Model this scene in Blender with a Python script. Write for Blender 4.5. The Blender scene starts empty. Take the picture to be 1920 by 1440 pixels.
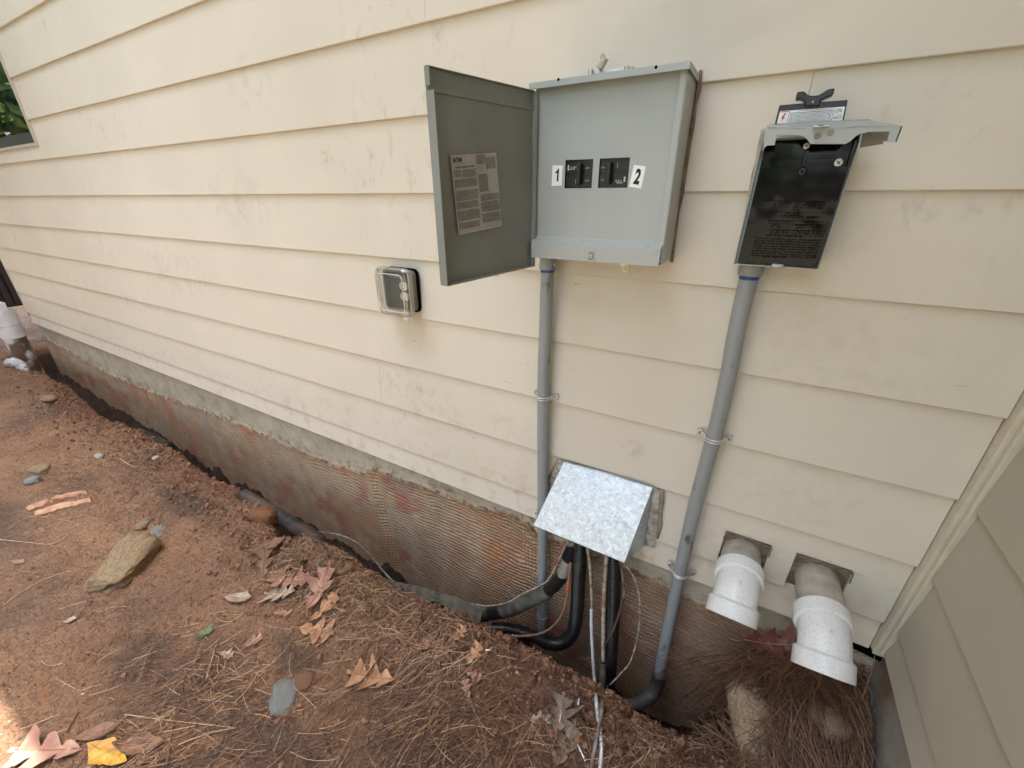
import bpy, bmesh, math, random
import numpy as np
from mathutils import Vector, Matrix, Euler

random.seed(7); NR = np.random.RandomState(11)
S = bpy.context.scene; COL = S.collection
R_ = math.radians

# ------------------------------------------------------------------ camera
CAM_LOC = Vector((0.0, -0.99154, -0.00784))
CAM_ROT = Euler((1.1179518624, 0.00143873, 0.5302883885), 'XYZ')
F_PX, CX, CY = 780.608, 937.672, 748.216
cd = bpy.data.cameras.new('camera'); cam = bpy.data.objects.new('camera', cd); COL.objects.link(cam)
cam.location = CAM_LOC; cam.rotation_euler = CAM_ROT
cd.sensor_width = 36; cd.lens = F_PX / 1920 * 36
cd.shift_x = (960 - CX) / 1920; cd.shift_y = (CY - 720) / 1920
cd.clip_start = 0.02; cd.clip_end = 500
S.camera = cam
# ------------------------------------------------------------------ world and sun
SUN_EL, SUN_AZ = 78.6, 35.0           # high sun behind the house; azimuth from +Y towards +X
w = bpy.data.worlds.new('World'); S.world = w; w.use_nodes = True
nt = w.node_tree; bg = nt.nodes['Background']; sky = nt.nodes.new('ShaderNodeTexSky')
sky.sky_type = 'NISHITA'; sky.sun_disc = False
sky.sun_elevation = R_(SUN_EL); sky.sun_rotation = R_(SUN_AZ); sky.dust_density = 4.0; sky.air_density = 1.0
hs = nt.nodes.new('ShaderNodeHueSaturation'); hs.inputs['Saturation'].default_value = .62     # hazy summer sky
nt.links.new(sky.outputs[0], hs.inputs['Color']); nt.links.new(hs.outputs[0], bg.inputs[0]); bg.inputs[1].default_value = 0.15
sd = bpy.data.lights.new('sun', 'SUN'); sun = bpy.data.objects.new('sun', sd); COL.objects.link(sun)
sd.energy = 2.6; sd.angle = R_(0.5); sd.color = (1.0, 0.93, 0.83)
_sv = Vector((math.sin(R_(SUN_AZ)) * math.cos(R_(SUN_EL)), math.cos(R_(SUN_AZ)) * math.cos(R_(SUN_EL)), math.sin(R_(SUN_EL))))
sun.rotation_euler = _sv.to_track_quat('Z', 'Y').to_euler(); sun.location = (0, 0, 8)
S.view_settings.view_transform = 'Standard'; S.view_settings.look = 'None'
S.view_settings.exposure = 2.95; S.view_settings.gamma = 1.0; S.view_settings.use_curve_mapping = False
S.render.engine = 'CYCLES'
S.cycles.max_bounces = 8; S.cycles.diffuse_bounces = 5; S.cycles.glossy_bounces = 4
S.cycles.transmission_bounces = 8; S.cycles.transparent_max_bounces = 12
try: S.cycles.use_denoising = True
except Exception: pass

# ------------------------------------------------------------------ measured points
_RM = CAM_ROT.to_matrix()
def ray(u, v): return _RM @ Vector(((u - CX) / F_PX, -(v - CY) / F_PX, -1.0))
def at(u, v, y=0.0):
    d = ray(u, v); return CAM_LOC + d * ((y - CAM_LOC.y) / d.y)
def atp(u, v, P, n):
    d = ray(u, v); n = Vector(n); return CAM_LOC + d * ((Vector(P) - CAM_LOC).dot(n) / d.dot(n))

# ------------------------------------------------------------------ numpy noise
_T = NR.rand(8, 256, 256)
def vn(x, y, s=0):
    x = np.asarray(x, float); y = np.asarray(y, float)
    xi = np.floor(x).astype(int); yi = np.floor(y).astype(int); fx = x - xi; fy = y - yi
    fx = fx * fx * fx * (fx * (fx * 6 - 15) + 10); fy = fy * fy * fy * (fy * (fy * 6 - 15) + 10)
    t = _T[s % 8]; a = t[xi & 255, yi & 255]; b = t[(xi + 1) & 255, yi & 255]
    c = t[xi & 255, (yi + 1) & 255]; d = t[(xi + 1) & 255, (yi + 1) & 255]
    return (a * (1 - fx) + b * fx) * (1 - fy) + (c * (1 - fx) + d * fx) * fy
def fbm(x, y, s=0, o=4, g=0.5):
    r = 0; a = 1; t = 0
    for i in range(o):
        r = r + a * (vn(x * 2.03 ** i + 17.3 * i, y * 2.03 ** i - 9.1 * i, s + i) - .5); t += a; a *= g
    return r / t
def sst(a, b, x):
    t = np.clip((np.asarray(x, float) - a) / (b - a), 0, 1); return t * t * (3 - 2 * t)

# ------------------------------------------------------------------ materials
def M(name, col, rough=.6, metal=0.0, spec=.5, var=0, vscale=8, col2=None, bump=0, bscale=60, detail=6, coat=0, trans=0, ior=1.45, alpha=1, vlo=.35, vhi=.65, stretch=(1, 1, 1)):
    m = bpy.data.materials.new(name); m.use_nodes = True; t = m.node_tree; b = t.nodes['Principled BSDF']
    b.inputs['Base Color'].default_value = (*col, 1); b.inputs['Roughness'].default_value = rough
    b.inputs['Metallic'].default_value = metal; b.inputs['Specular IOR Level'].default_value = spec
    b.inputs['Coat Weight'].default_value = coat; b.inputs['Transmission Weight'].default_value = trans
    b.inputs['IOR'].default_value = ior; b.inputs['Alpha'].default_value = alpha
    if var or bump:
        tc = t.nodes.new('ShaderNodeTexCoord'); mp = t.nodes.new('ShaderNodeMapping'); mp.inputs['Scale'].default_value = stretch
        t.links.new(tc.outputs['Object'], mp.inputs[0])
    if var:
        n = t.nodes.new('ShaderNodeTexNoise'); n.inputs['Scale'].default_value = vscale; n.inputs['Detail'].default_value = detail
        t.links.new(mp.outputs[0], n.inputs['Vector'])
        r = t.nodes.new('ShaderNodeMapRange'); r.inputs[1].default_value = vlo; r.inputs[2].default_value = vhi
        t.links.new(n.outputs[0], r.inputs[0])
        x = t.nodes.new('ShaderNodeMix'); x.data_type = 'RGBA'
        x.inputs[6].default_value = (*col, 1); c2 = col2 or tuple(c * (1 - var) for c in col); x.inputs[7].default_value = (*c2, 1)
        t.links.new(r.outputs[0], x.inputs[0]); t.links.new(x.outputs[2], b.inputs['Base Color'])
    if bump:
        n = t.nodes.new('ShaderNodeTexNoise'); n.inputs['Scale'].default_value = bscale; n.inputs['Detail'].default_value = detail
        t.links.new(mp.outputs[0], n.inputs['Vector'])
        u = t.nodes.new('ShaderNodeBump'); u.inputs['Strength'].default_value = min(1, bump); u.inputs['Distance'].default_value = .002
        t.links.new(n.outputs[0], u.inputs['Height']); t.links.new(u.outputs[0], b.inputs['Normal'])
    return m

class NT:
    """small node-graph helper"""
    def __init__(s, name):
        s.m = bpy.data.materials.new(name); s.m.use_nodes = True; s.t = s.m.node_tree; s.b = s.t.nodes['Principled BSDF']
        tc = s.t.nodes.new('ShaderNodeTexCoord'); s.obj = tc.outputs['Object']
    def lk(s, a, b):
        if isinstance(a, (int, float)): b.default_value = a
        elif isinstance(a, tuple): b.default_value = (*a, 1) if len(a) == 3 and b.type == 'RGBA' else a
        else: s.t.links.new(a, b)
    def mapv(s, scale=(1, 1, 1), loc=(0, 0, 0), rot=(0, 0, 0), v=None):
        n = s.t.nodes.new('ShaderNodeMapping'); n.inputs['Scale'].default_value = scale; n.inputs['Location'].default_value = loc; n.inputs['Rotation'].default_value = rot
        s.lk(v or s.obj, n.inputs[0]); return n.outputs[0]
    def noise(s, scale, detail=5, rough=.55, v=None, dist=0):
        n = s.t.nodes.new('ShaderNodeTexNoise'); n.inputs['Scale'].default_value = scale; n.inputs['Detail'].default_value = detail
        n.inputs['Roughness'].default_value = rough; n.inputs['Distortion'].default_value = dist; s.lk(v or s.obj, n.inputs['Vector']); return n.outputs[0]
    def voro(s, scale, v=None, feat='F1', rnd=1.0):
        n = s.t.nodes.new('ShaderNodeTexVoronoi'); n.feature = feat; n.inputs['Scale'].default_value = scale; n.inputs['Randomness'].default_value = rnd
        s.lk(v or s.obj, n.inputs['Vector']); return n
    def rng(s, x, a, b, c=0.0, d=1.0, smooth=False):
        n = s.t.nodes.new('ShaderNodeMapRange'); n.interpolation_type = 'SMOOTHSTEP' if smooth else 'LINEAR'
        for i, q in enumerate((x, a, b, c, d)): s.lk(q, n.inputs[i])
        return n.outputs[0]
    def math(s, op, a, b=0.0, clamp=False):
        n = s.t.nodes.new('ShaderNodeMath'); n.operation = op; n.use_clamp = clamp; s.lk(a, n.inputs[0]); s.lk(b, n.inputs[1]); return n.outputs[0]
    def mix(s, f, a, b):
        n = s.t.nodes.new('ShaderNodeMix'); n.data_type = 'RGBA'; s.lk(f, n.inputs[0]); s.lk(a, n.inputs[6]); s.lk(b, n.inputs[7]); return n.outputs[2]
    def sep(s, v=None):
        n = s.t.nodes.new('ShaderNodeSeparateXYZ'); s.lk(v or s.obj, n.inputs[0]); return n.outputs
    def attr(s, name):
        n = s.t.nodes.new('ShaderNodeAttribute'); n.attribute_name = name; return n.outputs['Fac']
    def bump(s, h, strength=.5, dist=.003, nrm=None):
        n = s.t.nodes.new('ShaderNodeBump'); n.inputs['Strength'].default_value = strength; n.inputs['Distance'].default_value = dist
        s.lk(h, n.inputs['Height'])
        if nrm is not None: s.lk(nrm, n.inputs['Normal'])
        return n.outputs[0]
    def done(s, col, rough=.7, nrm=None, spec=.4, metal=0.0):
        s.lk(col, s.b.inputs['Base Color']); s.lk(rough, s.b.inputs['Roughness']); s.lk(metal, s.b.inputs['Metallic'])
        s.b.inputs['Specular IOR Level'].default_value = spec
        if nrm is not None: s.lk(nrm, s.b.inputs['Normal'])
        return s.m

def siding_mat(name, base, dirt=1.0):
    g = NT(name)
    n1 = g.noise(2.2, 4); n2 = g.noise(300, 2)
    c = g.mix(g.rng(n1, .3, .7), base, tuple(x * .93 for x in base))
    # hand smudges and rubbed clay, patchy
    patch = g.rng(g.noise(1.7, 3, v=g.mapv(loc=(3, 1, 2))), .5, .68)
    sm = g.rng(g.noise(26, 8, .68, v=g.mapv(scale=(1, 1, .6))), .56, .74)
    c = g.mix(g.math('MULTIPLY', g.math('MULTIPLY', patch, sm), .5 * dirt, True), c, (.30, .25, .18))
    sc = g.rng(g.noise(60, 4, .6, v=g.mapv(scale=(.25, 1, 1.6), rot=(0, .5, 0))), .68, .72)
    p3 = g.rng(g.noise(3.1, 2, v=g.mapv(loc=(7, 3, 5))), .52, .62)
    c = g.mix(g.math('MULTIPLY', g.math('MULTIPLY', sc, p3), .55 * dirt, True), c, (.2, .15, .1))
    # specks
    v = g.voro(42); sp = g.math('MULTIPLY', g.rng(v.outputs['Distance'], .03, .075, 1, 0), g.rng(v.outputs['Color'], .84, .86))
    c = g.mix(g.math('MULTIPLY', sp, .8), c, (.10, .075, .05))
    # clay splash near the bottom
    z = g.sep()[2]
    low = g.rng(g.math('ADD', z, g.math('MULTIPLY', g.noise(5, 5), .5)), -.42, -.75)
    sp2 = g.math('MULTIPLY', low, g.rng(g.noise(17, 7, .65), .52, .72))
    c = g.mix(g.math('MULTIPLY', sp2, .55 * dirt, True), c, (.50, .27, .13))
    if dirt == 1.0:
        Xs, Ys, Zs = g.sep()
        for cx, cz, rx, rz, col_, st_, sc_ in ((-.22, .28, .22, .07, (.24, .22, .18), .55, 3), (-.90, -.41, .09, .08, (.42, .30, .15), .5, 5), (-.83, -.70, .16, .06, (.52, .28, .14), .75, 22), (-.62, -.86, .14, .07, (.60, .38, .17), .8, 16), (-1.0, -.60, .12, .06, (.36, .28, .19), .6, 30),
                (-1.75, -.02, .30, .10, (.30, .28, .23), .5, 20), (-2.4, -.35, .35, .12, (.28, .25, .2), .5, 22), (-3.0, -.55, .22, .06, (.3, .24, .18), .6, 30), (-1.5, .32, .12, .08, (.3, .28, .22), .5, 24), (-1.2, .10, .03, .03, (.30, .16, .05), .8, 60), (-.55, -.66, .10, .05, (.40, .26, .16), .5, 26), (.18, -.30, .2, .1, (.33, .28, .2), .35, 26), (-.30, -.22, .16, .06, (.36, .31, .22), .5, 4), (.20, -.62, .14, .1, (.30, .26, .19), .35, 28), (-.17, -.62, .03, .03, (.3, .2, .12), .8, 50)):  # one broad soft darker patch sits below the panel
            dx_ = g.math('MULTIPLY', g.math('SUBTRACT', Xs, cx), 1 / rx); dz_ = g.math('MULTIPLY', g.math('SUBTRACT', Zs, cz), 1 / rz)
            rr2 = g.math('ADD', g.math('MULTIPLY', dx_, dx_), g.math('MULTIPLY', dz_, dz_))
            mk = g.math('MULTIPLY', g.rng(rr2, 0, 1.6, 1, 0, True), g.rng(g.noise(sc_, 7, .68, v=g.mapv(loc=(cx * 7, 0, cz * 5))), .46 if sc_ > 8 else .3, .68))
            c = g.mix(g.math('MULTIPLY', mk, st_ * .5, True), c, col_)
    h = g.math('ADD', g.math('MULTIPLY', n2, .5), g.noise(90, 3))
    return g.done(c, g.rng(g.noise(12, 4), .3, .7, .42, .6), g.bump(h, .22, .0012), .35)
PAINT = (.70, .638, .53)
m_siding = siding_mat('cream_siding_paint', PAINT)
m_siding2 = siding_mat('cream_siding_shaded_side', (.45, .40, .31), .35)  # cream paint darkened: the wing wall's shade is put into its colour
m_trim = M('cream_trim_paint', (.60, .545, .42), .5, var=.1, vscale=30, bump=.15, bscale=150)
m_joint = M('joint_caulk', (.60, .52, .39), .6)
m_dark = M('dark_gap', (.02, .018, .016), .9)
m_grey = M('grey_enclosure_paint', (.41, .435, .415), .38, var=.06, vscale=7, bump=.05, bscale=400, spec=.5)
m_greyd = M('grey_paint_shaded', (.25, .265, .245), .45, var=.12, vscale=9, col2=(.215, .225, .205))  # enclosure grey darkened: shade on inner faces put into the colour
m_galv_small = M('zinc_plated_steel', (.72, .72, .70), .35, metal=.45, var=.3, vscale=50)
m_black = M('black_plastic', (.012, .012, .013), .28, spec=.5, bump=.04, bscale=30)
m_blackg = M('gloss_black_plastic', (.004, .004, .005), .09, spec=.2, bump=.9, bscale=12, detail=2)
m_blackm = M('matt_black', (.002, .002, .002), .9, spec=.05)
m_ink = M('black_ink', (.01, .01, .01), .6)
m_inkg = M('grey_print', (.12, .115, .1), .7)
m_white = M('white_label', (.88, .88, .90), .45)
m_red = M('red_print', (.6, .03, .04), .5)
m_paper = M('foil_paper_label', (.44, .42, .38), .35, var=.2, vscale=25, spec=.6, bump=.8, bscale=25, detail=2)
m_conduit = M('grey_pvc_conduit', (.285, .30, .305), .42, var=.12, vscale=26, col2=(.10, .09, .08), vlo=.62, vhi=.72, detail=8, stretch=(1, 1, .5), bump=.03, bscale=90)
m_blue = M('blue_pipe_cement', (.02, .06, .25), .4)
m_pvc = M('white_pvc', (.74, .74, .72), .28, var=.14, vscale=260, detail=6, vlo=.5, vhi=.72, spec=.5, col2=(.60, .58, .53))
m_pvcd = M('dirty_cream_pvc', (.48, .43, .35), .45, var=.3, vscale=30, detail=8)
m_foam = M('brown_foam_sealant', (.25, .19, .13), .9, var=.5, vscale=60, bump=1, bscale=120)
m_rub = M('black_corrugated_plastic', (.014, .013, .013), .32, var=.9, vscale=14, col2=(.07, .045, .03), vlo=.55, vhi=.8, spec=.5)
m_foamg = M('grey_foam_insulation', (.13, .12, .095), .85, var=.6, vscale=35, col2=(.06, .055, .045), bump=.8, bscale=120)
m_tape = M('black_tape', (.015, .015, .016), .35, bump=.5, bscale=60)
m_tapeg = M('silver_grey_tape', (.34, .33, .28), .55, var=.4, vscale=40)
m_cable = M('cream_cable_jacket', (.50, .44, .35), .5, var=.6, vscale=60, col2=(.2, .14, .09))
m_cableg = M('grey_cable_jacket', (.26, .24, .22), .5, var=.5, vscale=50, col2=(.12, .08, .06))
m_copper = M('tarnished_copper', (.30, .12, .07), .6, var=.5, vscale=60, col2=(.33, .22, .17), metal=.1)
m_orange = M('orange_sleeve', (.6, .12, .04), .5)
def clear(name, col, tr, rough=.06):
    m = bpy.data.materials.new(name); m.use_nodes = True; t = m.node_tree; t.nodes.clear(); o = t.nodes.new('ShaderNodeOutputMaterial')
    a = t.nodes.new('ShaderNodeBsdfTransparent'); a.inputs[0].default_value = (*col, 1); b = t.nodes.new('ShaderNodeBsdfGlossy'); b.inputs['Roughness'].default_value = rough
    d = t.nodes.new('ShaderNodeBsdfDiffuse'); d.inputs[0].default_value = (.7, .7, .68, 1); lw = t.nodes.new('ShaderNodeLayerWeight'); lw.inputs[0].default_value = .5; f = t.nodes.new('ShaderNodeMapRange'); f.inputs[1].default_value = .2; f.inputs[3].default_value = .07; f.inputs[4].default_value = .6; t.links.new(lw.outputs['Facing'], f.inputs[0])
    m1 = t.nodes.new('ShaderNodeMixShader'); m2 = t.nodes.new('ShaderNodeMixShader'); m1.inputs[0].default_value = tr
    t.links.new(a.outputs[0], m1.inputs[1]); t.links.new(d.outputs[0], m1.inputs[2]); t.links.new(f.outputs[0], m2.inputs[0]); t.links.new(m1.outputs[0], m2.inputs[1]); t.links.new(b.outputs[0], m2.inputs[2]); t.links.new(m2.outputs[0], o.inputs[0]); return m
m_clear = clear('clear_plastic', (.95, .95, .94), .05, .12)
m_tube = M('clear_vinyl_tube', (.50, .50, .51), .08, spec=.9, coat=.6)
m_ivory = M('ivory_plastic', (.72, .66, .52), .35)
m_slate = M('slate_grey_stone', (.13, .145, .15), .55, var=.5, vscale=30, col2=(.27, .27, .24), bump=1, bscale=80)
m_wood = M('weathered_wood', (.56, .33, .21), .8, var=.6, vscale=30, col2=(.36, .19, .11), stretch=(.4, 1, 1), bump=1, bscale=80)
m_twig = M('twig_bark', (.16, .09, .055), .8, var=.5, vscale=60)
m_stick = M('pale_dry_stem', (.45, .33, .21), .7, var=.4, vscale=50)
m_plasticw = M('white_plastic_bit', (.85, .85, .84), .4)
m_sash = M('dark_window_sash', (.018, .019, .022), .4)
m_glass = M('window_glass', (.01, .012, .012), .02, spec=.9)
m_frame = M('window_casing', (.50, .44, .37), .5)
m_bluep = M('blue_packaging', (.03, .2, .42), .3, var=.5, vscale=20)
m_roof = M('soffit_paint', (.62, .56, .46), .6)
m_shingle = M('roof_shingles', (.09, .085, .08), .9, var=.5, vscale=30)
m_bark = M('tree_bark', (.11, .075, .05), .9, var=.5, vscale=12, bump=1, bscale=30)
m_leafg = M('tree_foliage', (.06, .12, .025), .5, var=.7, vscale=1.6, col2=(.16, .26, .04))

# galvanised sheet with spangle
g = NT('galvanised_sheet')
v1 = g.voro(95, v=g.mapv(scale=(1, 1, 1))); v2 = g.voro(40)
nn = g.noise(95, 6, .7, dist=.9)
c = g.mix(g.rng(nn, .36, .66), (.46, .50, .54), (.84, .87, .90))
c = g.mix(g.math('MULTIPLY', g.rng(v1.outputs['Color'], 0, 1), .35), c, (.5, .53, .57))
m_galv = g.done(c, g.rng(g.noise(70, 5, .6), .3, .7, .28, .6), g.bump(nn, .12, .001), .6, metal=.72)
# big rock
g = NT('lichen_rock')
c = g.mix(g.rng(g.noise(16, 8, .7), .4, .62), (.23, .17, .105), (.46, .39, .27))
c = g.mix(g.rng(g.noise(5, 3, v=g.mapv(loc=(4, 2, 1))), .46, .6), c, (.34, .20, .095))
c = g.mix(g.math('MULTIPLY', g.rng(g.noise(60, 4, .7), .62, .7), .7), c, (.55, .52, .44))
m_rock = g.done(c, .8, g.bump(g.noise(70, 8, .7), 1.0, .006), .3)
# foundation: concrete above the soil line, clay-stained ribbed membrane below ('stain' attribute < 0)
g = NT('stained_foundation')
st = g.attr('stain'); X, Y, Z = g.sep()
conc = g.mix(g.rng(g.noise(9, 7, .65), .35, .7), (.54, .475, .365), (.36, .305, .225))
conc = g.mix(g.math('MULTIPLY', g.rng(g.noise(45, 6, .7), .62, .68), .85), conc, (.09, .07, .05))
big = g.noise(2.6, 6, .65)
mem = g.mix(g.rng(g.noise(11, 6, .65), .32, .7), (.64, .465, .31), (.44, .295, .19))
mem = g.mix(g.rng(big, .5, .66), mem, (.54, .27, .14))
mem = g.mix(g.math('MULTIPLY', g.rng(g.noise(4.2, 4, v=g.mapv(loc=(5, 0, 2))), .55, .64), .75), mem, (.50, .18, .12))
mem = g.mix(g.math('MULTIPLY', g.rng(g.noise(5.0, 3, v=g.mapv(loc=(1, 0, 9))), .57, .66), .6), mem, (.42, .38, .32))
dz = g.math('ADD', Z, g.math('MULTIPLY', g.noise(4, 6, .62, v=g.mapv(scale=(.8, 1, 1))), .075))
dz = g.math('ADD', dz, g.math('MULTIPLY', g.noise(40, 3, v=g.mapv(scale=(.5, 1, 1))), .004))
rib = g.math('ABSOLUTE', g.math('SINE', g.math('MULTIPLY', dz, math.pi / .0165)))
dx = g.math('ADD', X, g.math('MULTIPLY', g.noise(6, 3), .03))
vx = g.math('ABSOLUTE', g.math('SINE', g.math('MULTIPLY', dx, math.pi / .0135)))
mesh_on = g.math('MULTIPLY', g.math('MULTIPLY', g.rng(X, -1.34, -1.24), g.rng(X, -.45, -.05, 1, .15)), g.rng(g.noise(3.5, 4), .35, .6, .25, 1))                     # cloth weave shows right of the fold
rope = g.math('SINE', g.math('MULTIPLY', g.math('ADD', dx, g.math('MULTIPLY', dz, .9)), 2 * math.pi / .012))
hh = g.math('ADD', g.math('MULTIPLY', g.math('MULTIPLY', rib, g.rng(X, -.4, .1, 1, .35)), .8), g.math('MULTIPLY', g.math('MULTIPLY', rib, rope), .25))
hh = g.math('ADD', hh, g.math('MULTIPLY', g.math('MULTIPLY', vx, mesh_on), .55))
hh = g.math('ADD', hh, g.math('MULTIPLY', g.noise(22, 6, .7), 1.5))
wear = g.math('MULTIPLY', g.rng(g.noise(8, 7, .7), .34, .66), g.rng(X, -.4, .1, 1, .35))
groove = g.math('MULTIPLY', g.rng(rib, .05, .5, 1, 0), wear)
mem = g.mix(g.math('MULTIPLY', groove, .68), mem, (.14, .09, .06))
mem = g.mix(g.math('MULTIPLY', g.rng(X, -.35, .1), .6), mem, g.mix(g.rng(g.noise(9, 6, .7, v=g.mapv(scale=(.35, 1, 1.6))), .4, .62), (.20, .11, .08), (.36, .21, .15)))  # right end: streaked staining, with its shadow also put into the colour
mem = g.mix(g.math('MULTIPLY', g.math('MULTIPLY', g.rng(vx, .1, .45, 1, 0), mesh_on), .35), mem, (.13, .075, .05))     # grooves darkened so the ribs and weave stand out
mem = g.mix(g.math('MULTIPLY', g.rng(st, -.05, 0), .35), mem, (.24, .13, .055))
edge = g.rng(g.math('ABSOLUTE', g.math('ADD', st, g.math('MULTIPLY', g.noise(60, 4), .01))), .004, .012, 1, 0)
c = g.mix(g.rng(st, -.002, .002), mem, conc)
c = g.mix(g.math('MULTIPLY', g.math('MULTIPLY', edge, g.rng(g.noise(35, 5, .7), .45, .6)), .8), c, (.10, .05, .03))
sp = g.math('MULTIPLY', g.rng(st, .005, .07, 1, .10), g.rng(g.noise(26, 8, .75), .50, .62))
c = g.mix(g.math('MULTIPLY', g.math('MULTIPLY', sp, g.rng(st, -.001, .001)), .8), c, (.13, .075, .045))
hm = g.math('MULTIPLY', hh, g.rng(st, -.012, -.004, 1, 0))
hc = g.math('MULTIPLY', g.noise(40, 7, .7), .8)
m_found = g.done(c, .85, g.bump(g.math('ADD', hm, hc), 1.0, .008), .25)
# clay ground
g = NT('red_clay_soil')
base = g.mix(g.rng(g.noise(3.5, 5, .6), .35, .68), (.46, .265, .155), (.34, .19, .11))
base = g.mix(g.rng(g.noise(1.2, 4, .6, v=g.mapv(loc=(8, 4, 0))), .47, .64), base, (.24, .148, .10))
base = g.mix(g.math('MULTIPLY', g.rng(g.noise(24, 8, .72), .5, .72), .6), base, (.46, .29, .19))
base = g.mix(g.math('MULTIPLY', g.rng(g.noise(75, 6, .75), .53, .66), .8), base, (.085, .046, .030))
base = g.mix(g.math('MULTIPLY', g.rng(g.noise(7, 4, .6, v=g.mapv(loc=(2, 9, 0))), .66, .72), .75), base, (.50, .19, .03))
v = g.voro(70); base = g.mix(g.math('MULTIPLY', g.rng(v.outputs['Distance'], .1, .22, 1, 0), g.rng(v.outputs['Color'], .86, .88)), base, (.52, .42, .33))
v = g.voro(190); base = g.mix(g.math('MULTIPLY', g.rng(v.outputs['Distance'], .15, .3, 1, 0), g.rng(v.outputs['Color'], .8, .83)), base, (.07, .04, .028))
_cv = g.mapv(scale=(1, 2.6, 1), rot=(0, 0, .62))
for _sc, _w, _st in ((9, .016, .85), (22, .026, .8), (48, .04, .6)):
    _cn = g.math('ABSOLUTE', g.math('SUBTRACT', g.noise(_sc, 7, .66, v=_cv), .5))
    base = g.mix(g.math('MULTIPLY', g.math('MULTIPLY', g.rng(_cn, 0, _w, 1, 0), g.rng(g.noise(_sc * .23, 3), .42, .6)), _st), base, (.095, .055, .036))
base = g.mix(g.math('MULTIPLY', g.attr('loose'), .62), base, g.mix(g.rng(g.noise(60, 6, .7), .3, .7), (.31, .135, .06), (.17, .072, .038)))
base = g.mix(g.math('MULTIPLY', g.attr('wet_dark'), .72), base, g.mix(g.rng(g.noise(45, 7, .7), .4, .65), (.085, .056, .043), (.15, .10, .075)))
base = g.mix(g.attr('deep_shade'), base, (.06, .035, .024))  # shade down in the trench, put into the soil colour
yard = g.rng(g.math('ADD', g.sep()[1], g.math('MULTIPLY', g.noise(.8, 4), 1.2)), -1.35, -1.9)
base = g.mix(yard, base, g.mix(g.rng(g.noise(3, 6, .7), .4, .6), (.24, .225, .15), (.34, .30, .21)))
h = g.math('ADD', g.math('MULTIPLY', g.noise(35, 9, .75, v=g.mapv(scale=(1, 1.7, 1), rot=(0, 0, .62))), 1.3), g.math('MULTIPLY', g.voro(80).outputs['Distance'], .35))
h = g.math('ADD', h, g.math('MULTIPLY', g.noise(240, 5, .7), .3))
m_soil = g.done(base, g.rng(g.noise(6, 4), .35, .65, .55, .9), g.bump(h, 1.0, .020), .35)

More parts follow.
